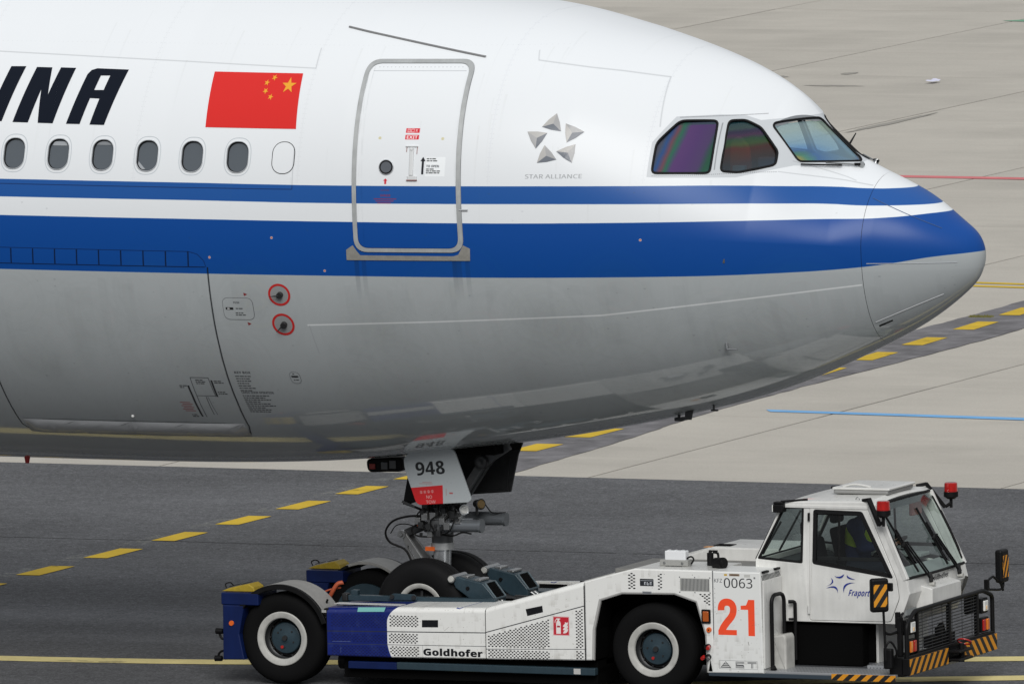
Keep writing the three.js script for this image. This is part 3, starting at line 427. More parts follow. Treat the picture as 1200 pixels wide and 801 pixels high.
const film3 = filmTex((u, v) => { const d = Math.hypot(u - 0.30, v - 0.02) + 0.06 * fbm(u * 4, v * 4, 2), e = Math.hypot(u - 0.78, v - 1.0) + 0.06 * fbm(u * 4, v * 4, 7); const a = mixc([[0, 120, 190, 190], [0.1, 225, 150, 110], [0.16, 235, 215, 120], [0.22, 120, 200, 170], [0.3, 110, 165, 225], [0.45, 160, 200, 225], [0.7, 185, 212, 214], [1.4, 175, 205, 220]], d), b = mixc([[0, 120, 190, 180], [0.12, 150, 140, 210], [0.22, 225, 180, 190], [0.32, 240, 230, 190], [0.5, 255, 255, 255], [1.5, 255, 255, 255]], e); const f = u > 0.86 ? 0.75 + 0.25 * (1 - u) / 0.14 : 1; return [0, 1, 2].map((k) => a[k] * b[k] / 255 * (k < 2 ? f : 1)); });
const bboxUV = (pts, ix, iy) => { const xs = pts.map((p) => p[0]), ys = pts.map((p) => p[1]), x0 = Math.min(...xs), x1 = Math.max(...xs), y0 = Math.min(...ys), y1 = Math.max(...ys); return (q) => [(q.getComponent(ix) - x0) / (x1 - x0), (q.getComponent(iy) - y0) / (y1 - y0)]; };
const glass1 = new THREE.MeshPhysicalMaterial({ map: film1, roughness: 0.22, color: lin(0.50, 0.48, 0.50), specularIntensity: 0.1, clearcoat: 0.5, clearcoatRoughness: 0.03 });
const glass2 = new THREE.MeshPhysicalMaterial({ map: film2, color: lin(0.75, 0.75, 0.75), roughness: 0.03, transmission: 0.9, thickness: 0, ior: 1.5 });
const glass3 = new THREE.MeshPhysicalMaterial({ map: film3, color: lin(1, 1, 1), roughness: 0.03, transmission: 0.7, thickness: 0, ior: 1.5 });
for (const s of [1, -1]) {
  const mir = (v) => V(v.x, v.y, s * v.z);
  for (const [name, w, m] of [['side_window', W1, s > 0 ? glass1 : M.clear], ['sliding_window', W2, s > 0 ? glass2 : M.clear]]) {
    const win = group(name, plane), inner = grow(w, -0.012);
    const loop = inner.map(([x, y]) => mir(on(x, y, -0.02))), uvf = bboxUV(w, 0, 1);
    part('pane', paneFrom(loop, uvf), m, win, true);
    part('seal', new THREE.TubeGeometry(new THREE.CatmullRomCurve3(grow(w, -0.004).map(([x, y]) => mir(on(x, y, 0.001))), true, 'centripetal'), 160, 0.014, 6, true), M.seal, win);
  }
  const win = group('windshield', plane), inner = grow(W3, -0.012), loop = inner.map(([x, z]) => mir(onTop(x, z, -0.02)));
  part('pane', paneFrom(loop, (q) => [(q.x + 2.19) / 0.82, (q.y - 0.64) / 0.5]), glass3, win, true);
  part('seal', new THREE.TubeGeometry(new THREE.CatmullRomCurve3(grow(W3, -0.004).map(([x, z]) => mir(onTop(x, z, 0.001))), true, 'centripetal'), 160, 0.013, 6, true), M.seal, win);
  // wiper lying along the lower edge
  const wp = group('windshield_wiper', plane), q = (x, z, o) => mir(onTop(x, z, o)).toArray();
  part('arm', [rod(q(-1.34, 0.20, 0.02), q(-1.64, 0.50, 0.04), 0.011, 0.008), rod(q(-1.34, 0.20, -0.01), q(-1.34, 0.20, 0.05), 0.03, 0.026)], M.steel, wp);
  part('blade', [rod(q(-1.50, 0.38, 0.035), q(-1.83, 0.73, 0.03), 0.009), rod(q(-1.40, 0.26, 0.035), q(-1.32, 0.18, 0.03), 0.016)], M.black, wp);
}
{ // inside of the cockpit
  const dk = mat([0.07, 0.075, 0.08], 0.7), sh = mat([0.10, 0.14, 0.20], 0.7);
  part('cockpit_floor', [B(-4.35, -2.4, -0.35, -0.3, -1.5, 1.5), B(-2.4, -1.3, -0.35, -0.3, -0.8, 0.8)], dk, plane);
  part('glareshield', [P([[-1.62, 0.50], [-1.72, 0.62], [-2.06, 0.70], [-2.16, 0.66], [-2.12, 0.45], [-1.9, -0.2], [-1.6, -0.2]], -0.46, 0.46, { bevel: 0.02 })], sh, plane);
  part('switch_panel', [P([[-2.35, 1.32], [-2.2, 1.20], [-2.55, 1.24], [-3.1, 1.36], [-3.2, 1.5]], -0.4, 0.4, { bevel: 0.01 })], dk, plane);
  for (const z of [0.5, -0.5]) { const st = group('pilot_seat', plane); part('backrest', [B(-3.04, -2.9, 0.1, 0.82, z - 0.24, z + 0.24, 0.05), B(-3.03, -2.93, 0.86, 1.08, z - 0.13, z + 0.13, 0.04)], mat([0.10, 0.07, 0.06], 0.8), st); part('cushion', B(-2.95, -2.4, 0.05, 0.2, z - 0.25, z + 0.25, 0.05), mat([0.10, 0.07, 0.06], 0.8), st); for (const e of [0.285, -0.285]) part('armrest', B(-2.8, -2.45, 0.38, 0.43, z + e - 0.025, z + e + 0.025, 0.02), dk, st); }
  for (const z of [0.84, -0.84]) part('console', B(-3.2, -2.25, 0.2, 0.58, z - 0.06, z + 0.06, 0.03), sh, plane);
  part('chart_case', B(-2.50, -2.36, 0.59, 0.66, 0.94, 1.02, 0.01), mat([0.75, 0.78, 0.70], 0.7), plane); part('instrument_pod', B(-2.28, -2.06, 0.60, 0.74, 0.72, 0.84, 0.02), mat([0.20, 0.32, 0.42], 0.6), plane); part('jacket_on_hook', P(rounded([[-2.62, 0.45], [-2.34, 0.45], [-2.38, 0.86], [-2.5, 0.98], [-2.6, 0.9]], 0.06), 0.78, 0.84, { bevel: 0.02 }), mat([0.5, 0.16, 0.12], 0.85), plane);
  part('sun_visor', [B(-2.42, -2.36, 0.93, 1.06, 0.42, 0.56, 0.01)], mat([0.2, 0.24, 0.3], 0.4), plane);
}
// ---- cabin windows
const paneMat = mat([0.085, 0.10, 0.115], 0.16, 0, { clearcoat: 0.6 }), blindMat = mat([0.34, 0.36, 0.38], 0.5);
cabinX.forEach((x, k) => {
  const w = group('cabin_window', plane);
  part('pane', place(P(ovalPts(0.243, 0.333, 0.11), -0.004, 0.004, { bevel: 0 }), x, cabinY, -0.034), paneMat, w);
  const ring = (a, b, z, r, q) => new THREE.TubeGeometry(new THREE.CatmullRomCurve3(ovalPts(a, b, q).map(([u, v]) => V(u, v, z)), true, 'centripetal'), 64, r, 6, true);
  part('seal', place(ring(0.240, 0.330, 0, 0.009, 0.11), x, cabinY, -0.026), M.seal, w);
  part('frame', place(ring(0.252, 0.342, 0, 0.005, 0.115), x, cabinY, 0.0), mat([0.5, 0.52, 0.54], 0.4, 0.3), w);
  const bh = [0, 0, 0, 0.05, 0, 0, 0.11, 0, 0][k]; if (bh) part('window_blind', place(P([[-0.115, 0.165 - bh], [0.115, 0.165 - bh], [0.095, 0.145], [0.05, 0.162], [-0.05, 0.162], [-0.095, 0.145]], -0.002, 0.002, { bevel: 0 }), x, cabinY, -0.0277), mat([0.22, 0.235, 0.25], 0.5), w);
  if (k === 2) part('window_blind', place(P([[-0.105, -0.06], [-0.02, -0.145], [-0.07, -0.15], [-0.11, -0.11]], -0.002, 0.002, { bevel: 0 }), x, cabinY, -0.0275), blindMat, w);
  if (k === 4) part('window_blind', place(P([[-0.09, 0.10], [0.09, 0.10], [0.07, 0.145], [-0.07, 0.145]], -0.002, 0.002, { bevel: 0 }), x, cabinY, -0.0275), blindMat, w);
});
{ const pts = ovalPts(0.25, 0.335, 0.115).map(([a, b]) => [-7.107 + a, 0.789 + b]); const pl = part('window_plug', liveryUV(patch(pts, 0.003)), paint, plane, true); part('gap', skinLine(pts, 0.005, true), M.seal, pl); }
// ---- cabin door
{
  const d = group('cabin_door', plane);
  const outer = rounded([[-6.365, 1.812], [-5.185, 1.812], [-5.088, -0.212], [-6.292, -0.212]], 0.15, 8), inner = rounded([[-6.318, 1.772], [-5.232, 1.772], [-5.140, -0.170], [-6.246, -0.170]], 0.12, 8);
  part('frame', patch(outer, 0.012, { hole: inner }), mat([0.46, 0.48, 0.49], 0.45, 0.2, { map: scaled(grime, 2) }), d);
  part('frame_edge', skinLine(outer, 0.004, true, 0.002), mat([0.26, 0.27, 0.28], 0.6), d);
  part('panel', liveryUV(patch(grow(inner, -0.004), 0.006)), paint, d, true);
  const ring = new THREE.TorusGeometry(0.078, 0.007, 8, 40), disc = new THREE.CylinderGeometry(0.066, 0.066, 0.012, 36).rotateX(Math.PI / 2);
  const ph = part('porthole', place(disc, -5.946, 0.699, 0.012), mat([0.09, 0.10, 0.115], 0.15, 0, { clearcoat: 1 }), d); part('seal', place(new THREE.TorusGeometry(0.068, 0.009, 8, 40), -5.946, 0.699, 0.016), M.seal, ph); part('rim', place(ring, -5.946, 0.699, 0.010), mat([0.5, 0.52, 0.54], 0.4, 0.5), ph);
  const h = part('handle', [place(new RoundedBoxGeometry(0.045, 0.30, 0.02, 2, 0.008), -5.672, 0.755, 0.012), place(new RoundedBoxGeometry(0.11, 0.05, 0.022, 2, 0.01), -5.655, 0.585, 0.012), place(new RoundedBoxGeometry(0.14, 0.014, 0.02, 2, 0.005), -5.68, 0.918, 0.012), place(new THREE.CylinderGeometry(0.016, 0.016, 0.03, 16).rotateX(Math.PI / 2), -5.676, 0.89, 0.02)], mat([0.66, 0.67, 0.67], 0.4, 0.2), d);
  part('recess', [skinLine([[-5.735, 0.915], [-5.735, 0.86]], 0.004, false, 0.007), skinLine([[-5.62, 0.915], [-5.62, 0.84]], 0.004, false, 0.007), skinLine([[-5.715, 0.56], [-5.598, 0.56]], 0.006, false, 0.02)], mat([0.3, 0.14, 0.13], 0.6), h);
  part('hinge', skinLine([[-5.135, 0.243], [-5.04, 0.243]], 0.011, false, 0.006), mat([0.4, 0.41, 0.42], 0.4, 0.5), d);
  part('sill', patch([[-6.385, -0.301], [-5.025, -0.301], [-5.02, -0.17], [-5.095, -0.133], [-5.15, -0.235], [-5.205, -0.252], [-6.23, -0.248], [-6.27, -0.2], [-6.31, -0.140], [-6.385, -0.19]], 0.010), mat([0.40, 0.39, 0.36], 0.45, 0.4, { map: scaled(grime, 5) }), d);
}
// ---- cargo door
{
  const d = group('cargo_door', plane), E = [[-7.985, -0.42], [-7.988, -1.33], [-8.004, -1.93], [-8.035, -2.25], [-8.09, -2.335], [-8.2, -2.368], [-9.4, -2.376], [-10.53, -2.364], [-10.68, -2.33], [-10.727, -2.26], [-10.732, -1.77], [-10.727, -0.42]];
  part('panel', liveryUV(patch(E, 0.005, { edge: 0.12 })), paint, d, true);
  const y0 = -2.36, y1 = -2.2, x0 = -10.69, x1 = -8.06, sm = THREE.MathUtils.smoothstep, hgt = (x, y) => 0.05 * Math.sqrt(Math.max(0, 1 - ((y - (y0 + y1) / 2) / 0.081) ** 2)) * sm(x, x0, x0 + 0.12) * (1 - sm(x, x1 - 0.16, x1));
  part('fairing', patch([[x0, y0], [x1, y0], [x1, y1], [x0, y1]], 0.006, { edge: 0.05, bump: hgt }), mat([0.34, 0.35, 0.36], 0.42, 0.2, { clearcoat: 0.5 }), d);
  part('light', place(new THREE.SphereGeometry(0.018, 16, 10), -9.32, -2.135, 0.006), mat([0.8, 0.8, 0.78], 0.2), d);
}
// ---- markings that are pieces of their own: flag, lettering, emblem
{
  const thin = (c) => mat(c, 0.5, 0, { specularIntensity: 0.15, clearcoat: 0.4, clearcoatRoughness: 0.1 });
  const flag = group('flag', plane), star = (cx, cy, R, rot, sk) => { const o = []; for (let i = 0; i < 10; i++) { const a = rot + i * Math.PI / 5, q = i % 2 ? R * 0.39 : R; o.push([cx + q * Math.sin(a) * 1.0 + sk * q * Math.cos(a), cy + q * Math.cos(a)]); } return o; };
  part('field', patch([[-8.050, 1.099], [-7.000, 1.093], [-7.056, 1.666], [-8.094, 1.672]], 0.003), thin([0.66, 0.022, 0.018]), flag);
  const gold = thin([0.80, 0.36, 0.03]);
  part('star', patch(star(-7.179, 1.54, 0.085, 0, 0), 0.0055), gold, flag);
  for (const [x, y, t] of [[-7.369, 1.619, 0.4], [-7.441, 1.566, 0.15], [-7.433, 1.482, 0.6], [-7.360, 1.421, 0.25]]) part('star', patch(star(x, y, 0.034, t, 0), 0.0055), gold, flag);
  const txt = group('airline_lettering', plane), ink = mat([0.006, 0.009, 0.017], 0.5, 0, { specularIntensity: 0.1, clearcoat: 0.1, clearcoatRoughness: 0.2 });
  const sl = (pts, dx) => pts.map(([x, y]) => [x + dx, y]);
  part('letter_i', patch([[-10.519, 1.694], [-10.341, 1.696], [-10.476, 1.124], [-10.655, 1.124]], 0.003), ink, txt);
  part('letter_n', patch([[-10.212, 1.690], [-10.028, 1.688], [-9.990, 1.41], [-9.925, 1.689], [-9.743, 1.687], [-9.862, 1.112], [-10.042, 1.114], [-10.085, 1.46], [-10.160, 1.116], [-10.345, 1.118]], 0.003), ink, txt);
  part('letter_a', patch([[-9.585, 1.625], [-9.55, 1.668], [-9.489, 1.686], [-9.112, 1.678], [-9.248, 1.104], [-9.421, 1.106], [-9.366, 1.377], [-9.478, 1.38], [-9.539, 1.109], [-9.703, 1.11]], 0.003, { hole: [[-9.421, 1.613], [-9.310, 1.615], [-9.341, 1.466], [-9.452, 1.464]] }), ink, txt);
  part('letter_h', patch(sl([[-10.519, 1.694], [-10.341, 1.696], [-10.39, 1.475], [-10.25, 1.475], [-10.20, 1.694], [-10.02, 1.694], [-10.155, 1.124], [-10.335, 1.124], [-10.28, 1.36], [-10.42, 1.36], [-10.476, 1.124], [-10.655, 1.124]], -0.64), 0.003), ink, txt);
  part('letter_c', patch([[-11.80, 1.69], [-11.32, 1.69], [-11.37, 1.545], [-11.66, 1.545], [-11.76, 1.27], [-11.48, 1.27], [-11.53, 1.124], [-11.98, 1.124], [-12.0, 1.20], [-11.86, 1.62]], 0.003), ink, txt);
  const em = group('star_emblem', plane), shades = [thin([0.46, 0.45, 0.43]), thin([0.38, 0.38, 0.38]), thin([0.16, 0.175, 0.20])];
  const tri = [[[-4.189, 1.262], [-4.109, 1.075], [-4.317, 1.123], [-4.206, 1.155]], [[-4.077, 1.157], [-3.874, 1.067], [-4.036, 0.958], [-3.995, 1.060]], [[-3.941, 0.941], [-3.959, 0.746], [-4.132, 0.867], [-4.009, 0.853]], [[-4.261, 0.934], [-4.120, 0.781], [-4.322, 0.747], [-4.231, 0.821]], [[-4.460, 1.075], [-4.249, 1.060], [-4.349, 0.896], [-4.352, 1.008]]];
  const sets = [[], [], []], shade = [[1, 2, 0], [1, 2, 0], [1, 2, 0], [1, 2, 0], [0, 2, 1]];
  tri.forEach((t, k) => { const cc = [(t[0][0] + t[1][0] + t[2][0]) / 3, (t[0][1] + t[1][1] + t[2][1]) / 3]; for (let i = 0; i < 3; i++) { const a = t[i], b = t[(i + 1) % 3], h = [(a[0] + b[0]) / 2, (a[1] + b[1]) / 2], m = [h[0] + (h[0] - cc[0]) * 0.14, h[1] + (h[1] - cc[1]) * 0.14]; sets[shade[k][i]].push(patch([a, m, b, t[3]], 0.003)); } });
  sets.forEach((s, i) => s.forEach((f) => part('facet', f, shades[i], em)));
}
// ---- small fittings on the hull
{
  const redPaint = mat([0.5, 0.02, 0.018], 0.4), metal = mat([0.3, 0.31, 0.32], 0.35, 0.7);
  for (const [x, y, a] of [[-7.183, -0.693, 3.2], [-7.190, -1.024, 3.85]]) { const p = group('static_port', plane); const circ = (r) => Array.from({ length: 40 }, (_, i) => [x + r * Math.cos(i / 20 * Math.PI), y + r * Math.sin(i / 20 * Math.PI) * 0.98]); part('red_ring', patch(circ(0.125), 0.003, { hole: circ(0.100).reverse() }), redPaint, p); part('vane', [place(new THREE.CylinderGeometry(0.034, 0.036, 0.05, 20).rotateX(Math.PI / 2), x + 0.01, y, 0.02), rod(on(x, y, 0.04).toArray(), on(x + 0.1 * Math.cos(a), y + 0.1 * Math.sin(a), 0.05).toArray(), 0.010, 0.004)], M.darkMetal, p); part('plate', patch(circ(0.094), 0.002), mat([0.36, 0.37, 0.37], 0.4, 0.3), p); }
  for (const [x0, x1, y0, y1] of [[-7.845, -7.5, -0.975, -0.735], [-7.27, -7.16, -1.70, -1.57]]) { const pts = rounded([[x0, y0], [x1, y0], [x1, y1], [x0, y1]], 0.07); const p = part('access_panel', liveryUV(patch(pts, 0.003)), paint, plane, true); part('gap', skinLine(pts, 0.0035, true), mat([0.09, 0.095, 0.1], 0.7), p); }
  part('rain_gutter', skinLine([[-6.76, 2.128], [-5.115, 1.836]], 0.014, false, 0.004), mat([0.26, 0.26, 0.26], 0.4, 0.5), plane);
  const L = (pts, c, r = 0.004) => part('lightning_strip', skinLine(pts, r, false, 0.002), c, plane);
  L([[-1.066, 0.297], [-0.363, -0.033]], mat([0.05, 0.10, 0.22], 0.4)); L([[-1.052, -0.388], [-0.199, -0.400]], mat([0.4, 0.42, 0.44], 0.4)); L([[-1.065, -1.044], [-0.373, -0.747]], mat([0.5, 0.51, 0.52], 0.4));
  part('drain_slot', patch([[-1.05, -1.10], [-0.905, -1.035], [-0.905, -1.02], [-1.05, -1.082]], 0.002), M.seal, plane);
  // probes and aerials under the nose
  const probe = (x, y, d, l) => { const a = on(x, y, -0.01), b = on(x, y, d); return [rod(a.toArray(), b.toArray(), 0.02, 0.014), rod(b.toArray(), [b.x + l, b.y, b.z], 0.012, 0.008)]; };
  part('pitot_probe', probe(-2.52, -1.25, 0.09, 0.12), metal, plane); part('ice_probe', [rod([-1.57, 0.83, -0.05], [-1.50, 0.94, -0.05], 0.012, 0.006)], M.darkMetal, plane);
  part('blade_aerial', [P([[-3.36, -2.0], [-3.26, -2.0], [-3.30, -2.17], [-3.38, -2.17]], 0.38, 0.40, { bevel: 0.004 }), B(-3.42, -3.33, -2.17, -2.14, 0.36, 0.42)], M.darkMetal, plane);
  part('pitot_probe', [rod([-3.48, -2.03, 0.26], [-3.5, -2.18, 0.28], 0.016), B(-3.54, -3.44, -2.20, -2.16, 0.25, 0.31)], M.darkMetal, plane);
  part('pitot_probe', [rod([-3.04, -1.9, 0.36], [-3.04, -2.06, 0.38], 0.012), B(-3.07, -2.99, -2.07, -2.05, 0.36, 0.40)], M.darkMetal, plane);
  part('drain_mast', P([[-11.40, -2.72], [-11.30, -2.72], [-11.33, -2.87], [-11.37, -2.87]], 0.30, 0.32, { bevel: 0.004 }), redPaint, plane);
}

// ---------------------------------------------------------------- nose landing gear (parts of the airliner), in ground metres under the nose
{
  const inv = new THREE.Matrix4().copy(new THREE.Matrix4().compose(plane.position, plane.quaternion, V(1, 1, 1))).invert();
  const gp = (name, gs, m, parent = plane) => { const g = boxUV(merge(gs)); g.applyMatrix4(inv); const o = mesh(g, m); o.name = name; parent.add(o); return o; };
  const door = mat([0.40, 0.42, 0.43], 0.45, 0, { map: scaled(grime, 1.4), clearcoat: 0.3 });
  // bay doors: the fixed side panel with the number, the panel behind it, the forward panel
  const plateC = canvas(512, 512), pg = plateC.getContext('2d'), px = 512 / 0.82, py = 512 / 0.66; // covers x -0.21..0.61, y 1.89..2.55
  pg.fillStyle = '#aeb4b6'; pg.fillRect(0, 0, 512, 512);
  const X = (x) => (x + 0.21) * px, Y = (y) => (2.55 - y) * py; const pr = rng(9);
  for (let k = 0; k < 90; k++) { pg.fillStyle = `rgba(60,64,66,${0.06 + 0.1 * pr()})`; pg.fillRect(512 * pr(), 512 * pr(), 2 + 3 * pr(), 2 + 14 * pr()); }
  pg.fillStyle = 'rgba(50,52,54,.5)'; for (let k = 0; k < 16; k++) { pg.fillRect(X(-0.17 + k * 0.035), Y(2.44 + k * 0.0045), 3, 3); pg.fillRect(X(0.40 + 0.012 * k), Y(2.48 - 0.03 * k), 3, 3); pg.fillRect(X(-0.17 + 0.004 * k), Y(2.4 - 0.02 * k), 3, 3); }
  const put = (s, x, y, h, w, col, bold, rot = 0) => { pg.save(); pg.translate(X(x), Y(y)); pg.rotate(rot); pg.font = `${bold ? 'bold ' : ''}100px sans-serif`; const m = pg.measureText(s).width; pg.scale(w * px / m, h * py / 72); pg.fillStyle = col; pg.fillText(s, 0, 0); pg.restore(); };
  put('948', -0.055, 2.235, 0.145, 0.36, '#101214', true, -0.10);
  pg.fillStyle = '#c81a20'; pg.beginPath(); [[-0.125, 2.098], [0.262, 2.137], [0.262, 1.88], [-0.05, 1.88]].forEach((p, i) => (i ? pg.lineTo(X(p[0]), Y(p[1])) : pg.moveTo(X(p[0]), Y(p[1])))); pg.fill();
  put('NO', 0.06, 1.985, 0.035, 0.075, '#d8b4b0', false, -0.06); put('TOW', 0.06, 1.93, 0.035, 0.115, '#d8b4b0', false, -0.06);
  for (let i = 0; i < 4; i++) { const x = -0.01 + 0.045 * i, y = 2.065 + 0.004 * i; pg.strokeStyle = '#d8b4b0'; pg.lineWidth = 2; pg.strokeRect(X(x), Y(y), 14, 12); pg.beginPath(); pg.moveTo(X(x) - 2, Y(y) + 18); pg.lineTo(X(x) + 18, Y(y) + 16); pg.moveTo(X(x) + 7, Y(y) - 5); pg.lineTo(X(x) + 7, Y(y) + 24); pg.stroke(); }
  pg.fillStyle = 'rgba(170,60,60,.75)'; pg.fillRect(X(0.02), Y(2.165), 70, 3); pg.fillRect(X(-0.02), Y(2.15), 100, 3); pg.fillRect(X(0.34), Y(2.06), 26, 14); pg.fillRect(X(0.30), Y(2.1), 3, 60);
  const plateT = tex(plateC); plateT.repeat.set(1 / 0.82, 1 / 0.66); plateT.offset.set(0.21 / 0.82, -1.89 / 0.66);
  const plateShape = rounded([[-0.205, 2.43], [-0.10, 2.50], [0.40, 2.54], [0.602, 1.985], [0.565, 1.955], [-0.055, 1.91], [-0.19, 2.30]], 0.06);
  const num = new THREE.MeshPhysicalMaterial({ map: plateT, roughness: 0.5, clearcoat: 0.3 });
  const g0 = P(plateShape, 0.40, 0.43, { bevel: 0.004 }); boxUV(g0); g0.applyMatrix4(inv); const plate = mesh(g0, num); plate.name = 'number_panel'; plane.add(plate);
  gp('bay_door', P([[-0.16, 2.4], [0.02, 2.42], [0.0, 1.98], [-0.33, 1.87], [-0.42, 1.86], [-0.35, 2.2]], -0.02, 0.0), M.black);
  gp('bay_door', [P([[0.02, 2.44], [0.87, 2.56], [0.80, 2.40], [0.70, 1.985], [0.16, 1.94]], -0.43, -0.40), bar([0.70, 2.36, -0.395], [0.655, 2.0, -0.395], 0.02, 0.02), bar([0.2, 1.965, -0.395], [0.68, 2.0, -0.395], 0.02, 0.02)], M.darkMetal);
  gp('gear_bay', [B(-0.3, 0.86, 2.47, 2.6, -0.36, 0.36)], M.void);
  // drag stay running forward and up
  const stay = gp('drag_stay', [bar([0.24, 1.86, 0.06], [0.60, 2.37, 0.08], 0.07, 0.09), bar([0.60, 2.37, 0.08], [0.90, 2.56, 0.08], 0.08, 0.12), bar([0.24, 1.86, -0.1], [0.60, 2.37, -0.1], 0.06, 0.07)], M.gearGrey);
  gp('pivot', [rod([0.605, 2.37, 0.0], [0.605, 2.37, 0.17], 0.075), lathe([[0.045, 0.17], [0.07, 0.175], [0.07, 0.185], [0.04, 0.19], [0.0, 0.175]], 24).translate(0.605, 2.37, 0.0)], M.darkMetal, stay);
  // shock strut
  gp('shock_strut', [rod([0.05, 2.45, 0], [0.05, 1.52, 0], 0.135, 0.125, 28), rod([0.05, 1.70, 0], [0.05, 1.60, 0], 0.165, 0.155, 28), rod([0.05, 1.87, 0], [0.05, 1.82, 0], 0.16, 0.16, 28), rod([0.05, 1.54, 0], [0.05, 1.40, 0], 0.118, 0.118, 28)], M.gearGrey);
  const pis = gp('piston', [rod([0.05, 1.42, 0], [0.03, 0.85, 0], 0.098, 0.098, 32)], M.chrome); gp('gland_ring', [rod([0.05, 1.46, 0], [0.05, 1.385, 0], 0.128, 0.128, 32)], mat([0.45, 0.46, 0.46], 0.4, 0.5), pis);
  gp('red_band', [P([[-0.10, 1.375], [0.01, 1.375], [0.01, 1.42], [-0.10, 1.42]], 0.0, 0.132, { bevel: 0.002 })], M.orange, pis);
  gp('axle', [rod([0.0, 0.79, -0.45], [0.0, 0.79, 0.45], 0.075, 0.075, 24), rod([0.03, 0.95, 0], [0.0, 0.76, 0], 0.14, 0.12, 24)], M.gearGrey);
  // torsion links behind the strut, upper arm dark, lower arm pale
  const tl = gp('torsion_link', [P([[-0.02, 1.74], [-0.10, 1.72], [-0.42, 1.575], [-0.42, 1.52], [-0.37, 1.505], [-0.05, 1.63]], -0.06, 0.06, { bevel: 0.01 })], M.darkMetal);
  gp('link_arm', [P([[-0.42, 1.56], [-0.35, 1.555], [-0.06, 1.15], [-0.12, 1.05], [-0.24, 1.15]], 0.045, 0.085, { bevel: 0.008, holes: [[[-0.33, 1.44], [-0.14, 1.16], [-0.19, 1.15], [-0.345, 1.40]]] }), P([[-0.42, 1.56], [-0.35, 1.555], [0.0, 1.15], [-0.12, 1.05], [-0.24, 1.15]], -0.09, -0.05, { bevel: 0.008 })], mat([0.2, 0.205, 0.21], 0.4, 0.3, { map: scaled(grime, 4) }), tl);
  gp('link_pin', [rod([-0.395, 1.545, -0.1], [-0.395, 1.545, 0.11], 0.045, 0.045, 20), rod([-0.395, 1.545, 0.11], [-0.395, 1.545, 0.13], 0.028, 0.02, 16)], M.steel, tl);
  // steering rams pointing forward
  const ram = (z, x1, y) => { const r1 = gp('steering_actuator', [rod([0.05, y, z], [x1, y + 0.012, z], 0.072, 0.068, 24), rod([x1 - 0.02, y + 0.012, z], [x1 + 0.012, y + 0.012, z], 0.076, 0.076, 24), rod([0.16, y, z], [0.24, y, z], 0.084, 0.084, 24), rod([0.05, y + 0.07, z], [x1 - 0.1, y + 0.08, z], 0.014)], mat([0.19, 0.205, 0.22], 0.35, 0.5)); return r1; };
  ram(0.22, 0.62, 1.665); ram(-0.25, 0.70, 1.69);
  gp('steering_collar', [rod([0.05, 1.76, 0], [0.05, 1.58, 0], 0.19, 0.2, 28), B(0.0, 0.22, 1.6, 1.74, 0.1, 0.3, 0.03), B(0.0, 0.22, 1.6, 1.74, -0.32, -0.1, 0.03), B(-0.14, 0.0, 1.62, 1.75, 0.02, 0.22, 0.03)], M.gearGrey);
  // manifold blocks, valves, brackets
  const fr = rng(41), bits = [], bright = [];
  for (let k = 0; k < 80; k++) { const x = -0.12 + 0.50 * fr(), y = 1.56 + 0.36 * fr(), z = 0.05 + 0.26 * fr(), a = 0.012 + 0.026 * fr(); (k % 4 ? bits : bright).push(k % 2 ? rod([x, y, z - a], [x + 0.04 * (fr() - 0.5), y + 0.05 * (fr() - 0.5), z + a], a * 0.8, a * 0.7, 10) : B(x - a, x + a, y - a, y + a * 1.3, z - a, z + a, 0.006)); }
  gp('valve_block', bits, M.darkMetal).userData.kind = 'stuff'; gp('fitting', bright, M.steel).userData.kind = 'stuff';
  const lamp = (x, y, z, a, dim) => { const h = gp('taxi_lamp', [rod([x - 0.10 * Math.cos(a), y, z - 0.10 * Math.sin(a)], [x, y, z], 0.04, 0.058, 24), bar([x - 0.05, y, z], [x - 0.05, y - 0.12, z], 0.02, 0.03)], M.darkMetal); gp('lens', [rod([x, y, z], [x + 0.02 * Math.cos(a), y, z + 0.02 * Math.sin(a)], 0.053, 0.04, 24)], dim ? mat([0.16, 0.11, 0.05], 0.25) : M.lampGlass, h); gp('bezel', [new THREE.TorusGeometry(0.055, 0.007, 8, 28).rotateY(Math.PI / 2 - a).translate(x, y, z)], dim ? M.darkMetal : M.chrome, h); };
  lamp(0.42, 1.85, 0.22, 0.75); lamp(0.53, 1.89, 0.02, 0.55, true);
  const hs = (pts, r) => gp('hydraulic_hose', pipe(pts, r, 40), M.hose);
  hs([[-0.05, 1.765, 0.2], [-0.25, 1.76, 0.22], [-0.45, 1.70, 0.2], [-0.55, 1.58, 0.18], [-0.52, 1.46, 0.14], [-0.36, 1.38, 0.1], [-0.28, 1.24, 0.09]], 0.012); hs([[-0.1, 1.62, 0.2], [-0.28, 1.67, 0.2], [-0.42, 1.65, 0.18], [-0.5, 1.56, 0.16]], 0.006);
